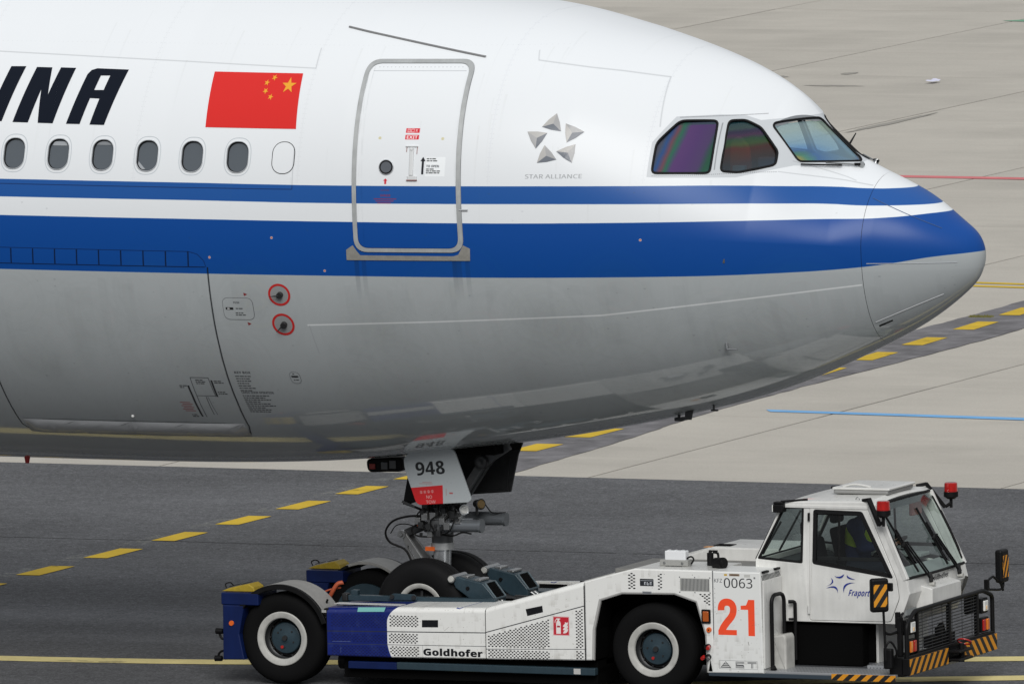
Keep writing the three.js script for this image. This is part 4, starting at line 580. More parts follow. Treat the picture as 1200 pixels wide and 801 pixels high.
  hs([[0.52, 1.87, -0.12], [0.58, 1.78, -0.16], [0.66, 1.775, -0.22], [0.71, 1.775, -0.24]], 0.007); hs([[0.1, 1.57, 0.2], [0.28, 1.56, 0.24], [0.4, 1.6, 0.24], [0.5, 1.585, 0.22]], 0.009); hs([[-0.02, 1.93, 0.2], [0.02, 1.8, 0.26], [0.1, 1.7, 0.27], [0.02, 1.58, 0.24]], 0.010); hs([[-0.12, 1.70, 0.24], [-0.2, 1.62, 0.26], [-0.14, 1.55, 0.24], [0.02, 1.54, 0.22]], 0.010); hs([[0.3, 1.86, 0.2], [0.34, 1.76, 0.3], [0.28, 1.62, 0.32], [0.16, 1.57, 0.26]], 0.008); hs([[-0.06, 1.88, 0.14], [-0.14, 1.78, 0.24], [-0.1, 1.68, 0.28], [0.0, 1.62, 0.3]], 0.008); hs([[0.12, 1.9, 0.24], [0.14, 1.8, 0.32], [0.06, 1.72, 0.33], [0.1, 1.6, 0.3]], 0.009); hs([[0.2, 1.92, 0.22], [0.25, 1.8, 0.28], [0.18, 1.68, 0.3]], 0.009); hs([[-0.38, 1.87, 0.0], [-0.2, 1.84, 0.1], [-0.05, 1.8, 0.16]], 0.014);
  gp('lock_rod', [rod([-0.4, 1.9, 0.05], [-0.05, 1.79, 0.12], 0.014)], M.gearGrey); gp('spring_rod', [rod([-0.17, 1.66, 0.17], [-0.03, 1.76, 0.17], 0.03, 0.03)], mat([0.45, 0.09, 0.03], 0.5));
  // lamp box that hangs behind the bay
  const bx = gp('bay_lamp_box', [P(rounded([[-0.95, 2.33], [-0.5, 2.36], [-0.5, 2.2], [-0.93, 2.18]], 0.06), -0.40, -0.2, { bevel: 0.02 })], M.black); gp('lens', B(-0.90, -0.83, 2.22, 2.28, -0.2, -0.185, 0.005), mat([0.35, 0.04, 0.03], 0.3), bx); gp('cover', [B(-0.76, -0.68, 2.22, 2.30, -0.2, -0.188, 0.005), B(-0.66, -0.58, 2.23, 2.32, -0.2, -0.19, 0.005)], mat([0.12, 0.125, 0.13], 0.3), bx);
  // wheels
  const R = 0.535, tyre = [[0.27, -0.14], [0.33, -0.175], [0.43, -0.182], [0.485, -0.165], [0.52, -0.125], [R - 0.006, -0.07], [R - 0.006, -0.052], [R - 0.012, -0.048], [R - 0.012, -0.04], [R, -0.036], [R, 0.036], [R - 0.012, 0.04], [R - 0.012, 0.048], [R - 0.006, 0.052], [R - 0.006, 0.07], [0.52, 0.125], [0.485, 0.165], [0.43, 0.182], [0.33, 0.175], [0.27, 0.14]];
  for (const s of [1, -1]) {
    const w = group('nose_wheel', plane); const at = (g) => (Array.isArray(g) ? merge(g) : g).scale(1, 1, s).translate(0, 0.79, s * 0.38);
    const fixWind = (g) => { if (s < 0) { g = g.index ? g.toNonIndexed() : g; const p = g.attributes.position.array, n = g.attributes.normal.array; for (let k = 0; k < p.length; k += 9) for (const a of [p, n]) for (let i = 0; i < 3; i++) { const t = a[k + i]; a[k + i] = a[k + 6 + i]; a[k + 6 + i] = t; } for (let k = 2; k < n.length; k += 3) { /* scale keeps normals right */ } } return g; };
    gp('tyre', fixWind(at(lathe(tyre, 80))), M.rubber, w);
    gp('rim', fixWind(at(lathe([[0.272, 0.145], [0.264, 0.152], [0.222, 0.146], [0.214, 0.12]], 64))), M.rimWhite, w); gp('rim_well', fixWind(at(lathe([[0.2145, 0.122], [0.205, 0.05], [0.10, 0.03], [0.07, 0.06], [0.0, 0.07]], 48))), M.darkMetal, w);
    const sp = []; for (let k = 0; k < 8; k++) { const a = k * Math.PI / 4; sp.push(bar([0.05 * Math.cos(a), 0.05 * Math.sin(a), 0.08], [0.185 * Math.cos(a), 0.185 * Math.sin(a), 0.06], 0.05, 0.03)); }
    gp('hub', fixWind(at([...sp, rod([0, 0, 0.03], [0, 0, 0.12], 0.075, 0.06, 24)])), M.darkMetal, w);
  }
}

// ---------------------------------------------------------------- the aircraft tug
const tug = thing('aircraft_tug', 'low white and blue aircraft tug numbered 21 carrying the nose wheel', 'aircraft tug');
{
  const ZO = 1.35, hub = [[-1.313, 0.504], [3.107, 0.51]];
  const flip = (g) => { g = (g.index ? g.toNonIndexed() : g).clone(); g.scale(1, 1, -1); const p = g.attributes.position.array, n = g.attributes.normal?.array, u = g.attributes.uv?.array; for (let k = 0; k < p.length; k += 9) for (const a of [p, n]) if (a) for (let i = 0; i < 3; i++) { const t = a[k + i]; a[k + i] = a[k + 6 + i]; a[k + 6 + i] = t; } if (u) for (let k = 0; k < u.length; k += 6) for (let i = 0; i < 2; i++) { const t = u[k + i]; u[k + i] = u[k + 4 + i]; u[k + 4 + i] = t; } return g; };
  const both = (name, gs, m, parent = tug) => { const g = merge(gs); boxUV(g); return [part(name, g.clone(), m, parent, true), part(name, flip(g), m, parent, true)]; };
  // printed side panels: a canvas in metres
  function sidePrint(x0, x1, y0, y1, base, draw, k = 520) {
    const w = Math.round((x1 - x0) * k), h = Math.round((y1 - y0) * k), c = canvas(w, h), g = c.getContext('2d'), r = rng(Math.round(x0 * 100 + 977));
    g.setTransform(k, 0, 0, -k, -x0 * k, y1 * k); g.fillStyle = base; g.fillRect(x0, y0, x1 - x0, y1 - y0);
    const api = {
      rect: (a, b, p, q, col) => { g.fillStyle = col; g.fillRect(a, p, b - a, q - p); },
      poly: (pts, col) => { g.fillStyle = col; g.beginPath(); pts.forEach((p, i) => (i ? g.lineTo(...p) : g.moveTo(...p))); g.closePath(); g.fill(); },
      line: (pts, w2, col) => { g.strokeStyle = col; g.lineWidth = w2; g.beginPath(); pts.forEach((p, i) => (i ? g.lineTo(...p) : g.moveTo(...p))); g.stroke(); },
      text: (s, x, y, h2, w2, col, bold, font = 'sans-serif') => { g.save(); g.translate(x, y); g.font = `${bold ? 'bold ' : ''}100px ${font}`; const m = g.measureText(s).width; g.scale(w2 / m, -h2 / 72); g.fillStyle = col; g.fillText(s, 0, 0); g.restore(); },
      holes: (a, b, p, q, col = '#16171a', inside, dx = 0.043, dy = 0.0178) => { let row = 0; for (let y = p + dy / 2; y < q; y += dy, row++) for (let x = a + dx / 2 + (row % 2) * dx / 2; x < b; x += dx) if (!inside || inside(x, y)) { g.fillStyle = col; g.beginPath(); g.ellipse(x, y, dx * 0.27, dy * 0.42, 0, 0, 7); g.fill(); } },
      dirt: (n, a, b, p, q, col = '96,90,80') => { for (let i = 0; i < n; i++) { const x = a + (b - a) * r(), y = p + (q - p) * r() ** 1.6, h2 = 0.02 + 0.12 * r(); const gr = g.createLinearGradient(0, y + h2, 0, y); gr.addColorStop(0, `rgba(${col},0)`); gr.addColorStop(1, `rgba(${col},${0.03 + 0.09 * r()})`); g.fillStyle = gr; g.fillRect(x, y, 0.01 + 0.06 * r(), h2); } for (let i = 0; i < n / 2; i++) { g.fillStyle = `rgba(${col},${0.1 + 0.25 * r()})`; g.fillRect(a + (b - a) * r(), p + (q - p) * r(), 0.003 + 0.012 * r(), 0.003 + 0.008 * r()); } }, g, r,
    };
    draw(api); const t = tex(c); t.repeat.set(1 / (x1 - x0), 1 / (y1 - y0)); t.offset.set(-x0 / (x1 - x0), -y0 / (y1 - y0)); t.wrapS = t.wrapT = THREE.ClampToEdgeWrapping;
    return new THREE.MeshPhysicalMaterial({ map: t, roughness: 0.45, roughnessMap: scaled(roughWear, 1.3), clearcoat: 0.2, clearcoatRoughness: 0.3 });
  }
  const white = '#e7e7e3', navy = '#0b1e68', seamC = 'rgba(44,46,50,.9)';
  const printFar = M.white;
  // arm with rounded top edge, lofted between two stations
  function arm(sections, zIn) { // sections: [x, yBottom, yTop]
    const ring = (x, yb, yt) => { const o = [[x, yb, zIn], [x, yb, ZO - 0.012], [x, yb + 0.012, ZO]]; for (let i = 0; i <= 6; i++) { const a = i / 6 * Math.PI / 2; o.push([x, yt - 0.06 + 0.06 * Math.sin(a), ZO - 0.06 + 0.06 * Math.cos(a)]); } o.push([x, yt, zIn]); return o; };
    const rs = sections.map((s) => ring(...s)), n = rs[0].length, pos = [], tri = (a, b, c) => pos.push(...a, ...b, ...c);
    for (let i = 0; i < rs.length - 1; i++) for (let j = 0; j < n; j++) { const a = rs[i][j], b = rs[i][(j + 1) % n], c = rs[i + 1][j], d = rs[i + 1][(j + 1) % n]; tri(a, c, b); tri(b, c, d); }
    for (let j = 1; j < n - 1; j++) { tri(rs[0][0], rs[0][j], rs[0][j + 1]); const e = rs[rs.length - 1]; tri(e[0], e[j + 1], e[j]); }
    let g = new THREE.BufferGeometry(); g.setAttribute('position', new THREE.Float32BufferAttribute(pos, 3)); g.computeVertexNormals();
    // smooth the rounded edge only
    const p = g.attributes.position, nn = g.attributes.normal; for (let i = 0; i < p.count; i++) { if (Math.abs(nn.getX(i)) > 0.9) continue; const z = p.getZ(i), y = p.getY(i); if (z > ZO - 0.0605 && nn.getZ(i) > 0.05 && nn.getY(i) > -0.2) { const f = Math.min(1, Math.max(0, (ZO - z) / 0.06)); if (z > ZO - 0.0599 || f > 0.98) { const a = Math.acos(1 - f < -1 ? -1 : Math.min(1, 1 - f)); const v = V(nn.getX(i) * 0.5, Math.sin(a), Math.cos(a)).normalize(); if (!(f === 0 && nn.getY(i) < 0.02)) nn.setXYZ(i, v.x, v.y, v.z); } } }
    return g;
  }
  const sideUV = (g) => { const p = g.attributes.position, uv = new Float32Array(p.count * 2); for (let i = 0; i < p.count; i++) { uv[2 * i] = p.getX(i); uv[2 * i + 1] = p.getY(i); } g.setAttribute('uv', new THREE.BufferAttribute(uv, 2)); return g; };
  const pair = (name, g, m, far = m, g2 = g) => { sideUV(g); sideUV(g2); const a = part(name, g.clone(), m, tug, true); const b = part(name, flip(g2), far, tug, true); return [a, b]; };

  // --- rear arm panel, blue behind and white before a curved edge
  const edgeX = (y) => -0.02 + 0.16 * Math.max(0, (y - 0.72) / 0.2) ** 2.2 + 0.05 * Math.max(0, (0.5 - y) / 0.16) ** 1.5;
  const armPrint = sidePrint(-0.76, 1.16, 0.33, 0.95, white, (a) => {
    const pts = [[-0.76, 0.33]]; for (let y = 0.33; y <= 0.95; y += 0.02) pts.push([edgeX(y), y]); pts.push([-0.76, 0.95]); a.poly(pts, navy);
    a.holes(-0.70, -0.03, 0.665, 0.80, '#07124a'); a.holes(-0.70, -0.03, 0.505, 0.60, '#07124a'); a.holes(-0.70, -0.03, 0.355, 0.47, '#07124a');
    a.holes(0.0, 0.352, 0.685, 0.805, '#141518', (x, y) => x > edgeX(y) + 0.012); a.holes(-0.01, 0.352, 0.505, 0.608, '#141518', (x, y) => x > edgeX(y) + 0.012); a.holes(0.0, 0.352, 0.365, 0.470, '#141518', (x, y) => x > edgeX(y) + 0.012);
    a.line([[-0.76, 0.615], [1.16, 0.648]], 0.010, seamC); a.line([[-0.76, 0.476], [1.16, 0.500]], 0.007, 'rgba(60,62,66,.75)'); a.line([[0.40, 0.489], [0.40, 0.34]], 0.004, 'rgba(60,62,66,.5)');
    a.poly([[0.399, 0.766], [0.591, 0.771], [0.589, 0.692], [0.396, 0.687]], '#0a0b10'); a.text('Goldhofer', 0.402, 0.382, 0.071, 0.71, '#0b0d12', true); a.g.save(); a.g.translate(0.402, 0.382); a.g.font = 'bold 100px sans-serif'; { const m = a.g.measureText('Goldhofer').width; a.g.scale(0.71 / m, -0.071 / 72); a.g.strokeStyle = '#0b0d12'; a.g.lineWidth = 5; a.g.strokeText('Goldhofer', 0, 0); } a.g.restore();
    a.dirt(90, 0, 1.16, 0.34, 0.9); a.dirt(40, -0.76, 0, 0.34, 0.9, '120,124,140'); a.line([[0.66, 0.655], [0.72, 0.70]], 0.004, 'rgba(120,116,108,.5)'); a.line([[-0.68, 0.505], [-0.46, 0.508]], 0.006, 'rgba(150,155,175,.5)'); a.line([[-0.58, 0.44], [-0.58, 0.38]], 0.006, 'rgba(150,155,175,.4)');
    a.line([[0.80, 0.905], [0.84, 0.90], [0.87, 0.912]], 0.008, '#2a3a86');
  });
  const armS = [[-0.738, 0.345, 0.868], [0, 0.345, 0.893], [1.150, 0.362, 0.918]]; pair('arm_panel', arm(armS, 0.66), armPrint, armPrint, arm(armS, 1.20));
  both('gap_trim', [B(1.150, 1.160, 0.36, 0.89, 1.2, 1.342, 0), B(-0.748, -0.738, 0.34, 0.85, 1.2, 1.345, 0)], M.black);
  const b2 = [];
  // --- sloping middle panel
  const midPrint = sidePrint(1.15, 2.34, 0.35, 1.24, white, (a) => {
    a.line([[1.15, 0.650], [2.34, 0.976]], 0.010, seamC); a.line([[1.15, 0.470], [2.34, 0.502]], 0.007, 'rgba(60,62,66,.8)');
    a.holes(1.17, 1.905, 0.495, 0.815, '#0e0f12', (x, y) => y < 0.615 + (x - 1.166) * 0.262 && y > 0.487 + (x - 1.163) * 0.025); a.holes(1.17, 1.905, 0.378, 0.462, '#0e0f12'); a.holes(2.215, 2.318, 0.512, 0.935, '#0e0f12', (x, y) => y < 0.918 + (x - 2.212) * 0.25); a.holes(2.215, 2.318, 0.392, 0.484, '#0e0f12');
    a.poly([[1.636, 0.919], [1.834, 0.962], [1.842, 0.892], [1.655, 0.845]], '#0a0b10'); a.g.save(); a.g.translate(0.204, -0.010);
    // fire extinguisher sign
    a.rect(1.755, 1.945, 0.655, 0.860, '#c32636'); a.g.strokeStyle = '#e9d8d6'; a.g.lineWidth = 0.004; a.g.strokeRect(1.759, 0.659, 0.182, 0.197);
    const w = '#eee6e2'; a.rect(1.79, 1.845, 0.672, 0.785, w); a.poly([[1.79, 0.785], [1.845, 0.785], [1.835, 0.812], [1.80, 0.812]], w); a.rect(1.806, 1.828, 0.812, 0.832, w); a.rect(1.79, 1.84, 0.829, 0.840, w); a.line([[1.80, 0.835], [1.78, 0.815], [1.777, 0.79]], 0.008, w); a.rect(1.80, 1.835, 0.742, 0.760, '#a32030');
    for (let i = 0; i < 3; i++) { const y = 0.68 + 0.035 * i; a.g.fillStyle = w; a.g.beginPath(); a.g.moveTo(1.87, y); a.g.bezierCurveTo(1.90, y - 0.008, 1.935, y + 0.01, 1.93, y + 0.055); a.g.bezierCurveTo(1.915, y + 0.03, 1.91, y + 0.055, 1.895, y + 0.05); a.g.bezierCurveTo(1.90, y + 0.025, 1.875, y + 0.03, 1.87, y); a.g.fill(); }
    a.g.restore(); a.dirt(120, 1.16, 2.33, 0.36, 1.1); a.rect(1.99, 2.0, 0.88, 0.886, '#777');
  });
  const midS = [[1.160, 0.362, 0.918], [1.30, 0.363, 0.958], [2.325, 0.380, 1.235]]; pair('body_panel', arm(midS, 0.66), midPrint, M.white, arm(midS, 1.20));
  part('arm_deck', [B(-0.73, 2.33, 0.40, 0.78, -1.185, -0.66, 0.01), B(-0.73, 1.16, 0.40, 0.885, -1.198, -1.187, 0), B(1.16, 2.33, 0.40, 0.93, -1.198, -1.187, 0)], M.black, tug); for (const x of [0.62, 1.02, 1.42, 1.86]) part('rib', B(x, x + 0.05, 0.78, 0.905, -1.186, -1.15, 0.003), M.white, tug);
  both('gap_trim', [B(2.325, 2.335, 0.38, 1.19, 1.2, 1.342, 0)], M.black);
  // --- front body with the wheel arch
  const archPts = [[2.435, 0.385], [2.449, 0.714], [2.527, 1.032], [2.780, 1.112], [3.393, 1.122], [3.642, 1.044], [3.744, 0.695], [3.758, 0.29]];
  const bodyPrint = sidePrint(2.33, 3.86, 0.26, 1.42, white, (a) => {
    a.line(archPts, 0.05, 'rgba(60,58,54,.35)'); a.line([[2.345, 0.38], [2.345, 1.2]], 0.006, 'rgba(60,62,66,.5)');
    a.holes(2.842, 2.95, 1.172, 1.352, '#141518', null, 0.056, 0.0178); a.holes(3.193, 3.25, 1.172, 1.352, '#141518', null, 0.05, 0.0178); a.holes(3.68, 3.815, 1.02, 1.152, '#141518', (x, y) => y > 1.155 - (x - 3.66) * 1.0 && x > 3.68, 0.05, 0.0178);
    a.rect(2.995, 3.155, 1.21, 1.288, '#26282c'); a.rect(3.0, 3.15, 1.268, 1.272, '#c8ccd0'); for (const [x, s] of [[3.045, 0], [3.078, 1], [3.112, 0]]) { a.rect(x, x + 0.008, 1.222, 1.255, '#d2d5d8'); a.rect(x, x + 0.024, s ? 1.222 : 1.249, s ? 1.228 : 1.255, '#d2d5d8'); a.rect(x + 0.017, x + 0.024, 1.222, 1.245, '#aeb2b8'); } a.rect(3.02, 3.13, 1.125, 1.152, '#8f9296'); a.rect(3.03, 3.12, 1.134, 1.142, '#44474c');
    a.rect(3.466, 3.815, 1.165, 1.310, '#bdbdb8'); for (let k = 0; k < 21; k++) a.rect(3.476 + k * 0.016, 3.484 + k * 0.016, 1.172, 1.303, '#3a3c40');
    for (const x of [3.462, 3.64, 3.818]) for (const y of [1.155, 1.318]) a.rect(x - 0.006, x + 0.006, y - 0.006, y + 0.006, '#55575c');
    a.line([[3.845, 0.3], [3.845, 1.4]], 0.006, 'rgba(60,62,66,.6)'); a.dirt(150, 2.34, 3.85, 0.3, 1.35); for (const x of [3.61, 3.28, 2.5]) a.rect(x, x + 0.008, 1.34, 1.348, '#888');
  });
  {
    const out = [[2.335, 0.381], ...archPts, [3.845, 0.29], [3.845, 1.396], [2.93, 1.396], [2.80, 1.364], [2.335, 1.238]];
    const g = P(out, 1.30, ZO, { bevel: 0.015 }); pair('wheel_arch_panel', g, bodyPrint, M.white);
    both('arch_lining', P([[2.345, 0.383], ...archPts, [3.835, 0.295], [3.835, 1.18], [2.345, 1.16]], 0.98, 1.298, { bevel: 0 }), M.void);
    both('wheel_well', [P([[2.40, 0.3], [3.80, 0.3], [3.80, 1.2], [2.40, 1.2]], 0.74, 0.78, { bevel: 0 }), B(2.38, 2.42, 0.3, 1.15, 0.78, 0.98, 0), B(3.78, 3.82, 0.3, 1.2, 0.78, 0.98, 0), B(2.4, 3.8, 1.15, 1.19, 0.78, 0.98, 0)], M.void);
  }
  // hoods: near one, trough deck, far one a little higher
  part('hood', [P([[2.335, 1.18], [3.845, 1.20], [3.845, 1.392], [2.93, 1.392], [2.80, 1.360], [2.335, 1.234]], 0.52, 1.302, { bevel: 0.02 })], M.white, tug);
  part('hood', [P([[2.335, 1.10], [4.3, 1.10], [4.3, 1.43], [3.05, 1.43], [2.79, 1.345], [2.335, 1.225]], -1.302, -0.50, { bevel: 0.02 })], M.white, tug);
  const hatchF = part('hood_opening', B(3.02, 3.22, 1.425, 1.436, -0.78, -0.60, 0.002), M.void, tug); void hatchF;
  part('hood_sticker', B(2.86, 3.0, 1.400, 1.404, -0.80, -0.7, 0).rotateZ(0.0), mat([0.6, 0.28, 0.08], 0.5), tug);
  part('deck', [B(2.335, 4.3, 0.9, 1.29, -0.5, 0.52, 0.01)], mat([0.22, 0.22, 0.215], 0.6, 0, { map: scaled(grime, 1) }), tug);
  part('deck_plate', [B(3.3, 3.82, 1.292, 1.30, 0.1, 0.50, 0.002)], mat([0.3, 0.3, 0.29], 0.5, 0.2, { map: scaled(grime, 2) }), tug);
  // --- number box
  const boxPrint = sidePrint(3.76, 4.43, 0.28, 1.41, '#e4e5e2', (a) => {
    a.text('KFZ', 3.862, 1.272, 0.042, 0.10, '#4a4c50'); a.text('0063', 3.974, 1.219, 0.103, 0.35, '#17191d');
    a.rect(3.985, 4.02, 1.346, 1.366, '#c9a23a'); a.rect(4.045, 4.165, 1.345, 1.37, '#8a7660'); a.rect(4.06, 4.15, 1.352, 1.362, '#5a4a40'); a.rect(4.22, 4.29, 1.335, 1.365, '#c2c2bd'); a.rect(4.33, 4.35, 1.32, 1.34, '#777');
    { const o = '#f8522e', g = a.g; g.strokeStyle = o; g.lineWidth = 0.078; g.beginPath(); g.moveTo(3.943, 0.972); g.bezierCurveTo(3.94, 1.035, 3.965, 1.062, 4.012, 1.062); g.bezierCurveTo(4.068, 1.062, 4.088, 1.022, 4.086, 0.978); g.bezierCurveTo(4.083, 0.915, 4.045, 0.885, 4.01, 0.845); g.bezierCurveTo(3.975, 0.80, 3.95, 0.775, 3.945, 0.722); g.stroke(); a.rect(3.906, 4.122, 0.706, 0.762, o); a.rect(3.906, 3.97, 0.706, 0.74, o); a.poly([[4.172, 1.028], [4.235, 1.033], [4.262, 1.094], [4.334, 1.094], [4.334, 0.702], [4.258, 0.702], [4.258, 0.985], [4.172, 0.985]], o); }
    a.g.strokeStyle = '#7b7d80'; a.g.lineWidth = 0.003; a.g.strokeRect(3.912, 0.340, 0.442, 0.09);
    const k = '#2c2e33'; for (let i = 0; i < 3; i++) { const y = 0.352 + i * 0.018, w = 0.056 - 0.014 * i; a.rect(3.985 - w, 3.985 + w, y, y + 0.009, k); } a.line([[3.925, 0.35], [3.985, 0.418], [4.045, 0.35]], 0.005, k); for (let i = 0; i < 2; i++) { a.rect(4.10, 4.20, 0.402 + i * 0.012, 0.408 + i * 0.012, k); a.rect(4.24, 4.345, 0.402 + i * 0.012, 0.408 + i * 0.012, k); a.rect(4.10, 4.20, 0.352 + i * 0.012, 0.358 + i * 0.012, k); a.rect(4.10, 4.195, 0.376 + i * 0.008, 0.380 + i * 0.008, k); } a.line([[4.105, 0.40], [4.11, 0.383], [4.19, 0.38], [4.195, 0.364]], 0.007, k); a.rect(4.286, 4.294, 0.352, 0.402, k); a.rect(4.300, 4.306, 0.352, 0.402, '#8a8c90');
    a.dirt(70, 3.78, 4.42, 0.3, 1.0); a.line([[4.252, 0.64], [4.262, 0.60]], 0.006, 'rgba(90,86,80,.7)'); for (let i = 0; i < 6; i++) a.rect(3.868, 3.876, 0.95 + 0.05 * i, 0.958 + 0.05 * i, '#9a9a96');
  }, 700);
  { const g = P([[3.768, 0.29], [4.425, 0.30], [4.408, 1.392], [3.85, 1.392], [3.85, 0.72]], 0.80, ZO, { bevel: 0.012 }); pair('number_box', g, boxPrint, M.white); }
  {
    const lv = []; for (let k = 0; k < 15; k++) { const z = ZO - 0.03 - k * 0.033; lv.push(bar([4.413, 1.355, z], [4.417, 1.245 + 0.0035 * k, z - 0.045], 0.005, 0.005)); }
    part('louvre', lv, M.darkMetal, tug).userData.kind = 'stuff'; part('latch', [B(4.40, 4.44, 1.375, 1.40, 1.17, 1.31, 0.008)], M.black, tug); part('latch', [B(4.40, 4.44, 1.375, 1.40, 0.86, 0.98, 0.008)], M.black, tug);
  }
  // --- rear posts, boxes, fenders
  const navyM = M.blue;
  both('post', P([[-2.0, 0.262], [-1.745, 0.272], [-1.80, 0.55], [-1.735, 0.866], [-1.992, 0.866]], 0.86, ZO, { bevel: 0.012 }), navyM);
  both('stowage_box', [B(-2.01, -1.56, 0.868, 1.002, 0.86, ZO, 0.012)], navyM);
  const cut = [B(-1.7, -1.55, 0.86, 0.90, 1.0, 1.2, 0)]; void cut;
  part('crossbeam', [B(-2.0, -1.78, 0.30, 0.42, -0.86, 0.86, 0.02)], navyM, tug);
  function band(a0, a1, r0, r1, z0, z1, c) { const s = new THREE.Shape(); s.absarc(c[0], c[1], r1, a0, a1, false); s.absarc(c[0], c[1], r0, a1, a0, true); const g = new THREE.ExtrudeGeometry(s, { depth: z1 - z0, bevelEnabled: true, bevelSize: 0.004, bevelThickness: 0.004, bevelSegments: 1, curveSegments: 40 }); return g.translate(0, 0, z0); }
  const rad = Math.PI / 180, c0 = [-1.313, 0.52];
  const fen = both('fender', band(24 * rad, 112 * rad, 0.560, 0.585, 0.9, 1.30, c0), mat([0.35, 0.35, 0.345], 0.5, 0, { map: scaled(grime, 1.4) })), rim2 = [band(18 * rad, 150 * rad, 0.535, 0.583, 1.30, 1.345, c0)];
  both('fender_edge', rim2, M.black); both('mudflap', band(110 * rad, 150 * rad, 0.555, 0.58, 0.9, 1.30, c0), M.black); void fen;
  both('fender_bracket', [B(-0.78, -0.72, 0.78, 0.86, 1.0, 1.34, 0.01), rod([-0.86, 0.885, 1.1], [-0.84, 0.93, 1.1], 0.012)], M.black);
  both('plate', B(-0.80, -0.745, 0.815, 0.842, 1.346, 1.352, 0), mat([0.36, 0.36, 0.35], 0.5));
  both('marker_light', rod([-1.888, 0.667, ZO], [-1.888, 0.667, ZO + 0.014], 0.03, 0.026, 20), M.orange);
  for (const [x, y, s] of [[-2.1, 0.52, 1], [-2.12, 0.30, -1]]) for (const z of [1.22, -1.22]) { const h = part('towing_eye', [bent([[-1.99, y - s * 0.04, z], [-2.06, y - s * 0.05, z], [x + 0.01, y - s * 0.02, z], [x, y + s * 0.03, z]], 0.013, 0.03), rod([x - 0.035, y + s * 0.04, z], [x + 0.045, y + s * 0.04, z], 0.034, 0.03, 16)], M.black, tug); void h; }
  // skirt beam
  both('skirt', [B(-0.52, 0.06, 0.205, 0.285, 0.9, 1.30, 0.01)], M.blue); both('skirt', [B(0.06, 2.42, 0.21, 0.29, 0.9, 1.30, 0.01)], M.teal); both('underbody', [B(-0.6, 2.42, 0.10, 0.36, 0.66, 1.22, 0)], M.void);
  part('warning_sticker', B(2.17, 2.25, 0.222, 0.282, 1.30, 1.3035, 0), mat([0.5, 0.5, 0.48], 0.5), tug);
  part('air_tank', [rod([-0.74, 0.25, 1.0], [-0.35, 0.25, 1.0], 0.09, 0.09, 20)], M.black, tug);
  // --- wheels
  const tyre = [[0.295, 0.15], [0.33, 0.172], [0.40, 0.18], [0.455, 0.168], [0.485, 0.14], [0.502, 0.10], [0.505, 0.055], [0.496, 0.05], [0.496, 0.035], [0.505, 0.03], [0.505, -0.03], [0.496, -0.035], [0.496, -0.05], [0.505, -0.055], [0.502, -0.10], [0.485, -0.14], [0.455, -0.168], [0.40, -0.18], [0.33, -0.172], [0.295, -0.15]].reverse();
  const tyreT = (() => { const c = canvas(1024, 128), g = c.getContext('2d'); g.fillStyle = '#808080'; g.fillRect(0, 0, 1024, 128); for (let k = 0; k < 64; k++) { g.fillStyle = '#5c5c5c'; g.fillRect(k * 16, 52, 5, 10); g.fillRect(k * 16 + 8, 66, 5, 10); } return tex(c, true, false); })();
  const tyreM = mat([0.006, 0.006, 0.0062], 0.8, 0, { specularIntensity: 0.15, bumpMap: tyreT, bumpScale: 0.006 });
  for (const [x, y] of hub) for (const s of [1, -1]) {
    const w = group('wheel', tug), f = (g) => (s > 0 ? g : flip(norm(g))), to = (g, dz = 0) => f(norm(g).translate(0, 0, 1.125 + dz)).translate(x, y, 0);
    part('tyre', to(lathe(tyre, 72)), tyreM, w, true);
    part('rim', to(lathe([[0.298, 0.155], [0.296, 0.166], [0.285, 0.17], [0.236, 0.160], [0.226, 0.15], [0.222, 0.13]].reverse(), 64)), M.rimWhite, w); part('rim_well', to(lathe([[0.2225, 0.132], [0.218, 0.02], [0.0, 0.0]].reverse(), 48)), M.darkMetal, w);
    const rh = rng(Math.round(x * 10) + s + 50), hubG = [lathe([[0.0, 0.085], [0.045, 0.085], [0.05, 0.075], [0.160, 0.07], [0.174, 0.055], [0.178, 0.0]].reverse(), 48)];
    const hb = part('hub', hubG.map((g) => to(g)), M.teal, w);
    const nuts = [rod([0, 0, 0.08], [0, 0, 0.105], 0.032, 0.028, 20)]; for (let k = 0; k < 5; k++) { const a = k / 5 * 2 * Math.PI + rh(); nuts.push(rod([0.105 * Math.cos(a), 0.105 * Math.sin(a), 0.06], [0.105 * Math.cos(a), 0.105 * Math.sin(a), 0.08], 0.011, 0.010, 8)); } for (let k = 0; k < 10; k++) { const a = k / 10 * 2 * Math.PI; nuts.push(rod([0.199 * Math.cos(a), 0.199 * Math.sin(a), 0.01], [0.199 * Math.cos(a), 0.199 * Math.sin(a), 0.04], 0.013, 0.011, 6)); }
    part('wheel_nut', nuts.map((g) => to(g)), M.darkMetal, w).userData.kind = 'stuff';
    part('red_cap', to(rod([-0.04, -0.10, 0.06], [-0.04, -0.10, 0.083], 0.019, 0.017, 12)), M.red, w); part('drum', to(lathe([[0.212, 0.024], [0.19, 0.015], [0.17, 0.012]].reverse(), 40)), M.void, w); void hb;
  }
  // --- recess between the arms: cradle, rail, gripping blocks
  part('cradle_floor', [B(-0.9, 2.33, 0.18, 0.24, -0.66, 0.66, 0.01), B(0.95, 2.33, 0.24, 0.62, -0.66, 0.66, 0.02)], M.black, tug);
  part('cradle_machinery', [B(1.0, 1.5, 0.62, 0.86, -0.5, 0.1, 0.02), B(1.5, 2.2, 0.62, 0.80, -0.6, 0.6, 0.02), rod([1.0, 0.88, 0.2], [1.7, 0.86, 0.2], 0.05), rod([1.1, 0.9, 0.4], [1.6, 0.9, 0.42], 0.03)], M.darkMetal, tug).userData.kind = 'stuff';
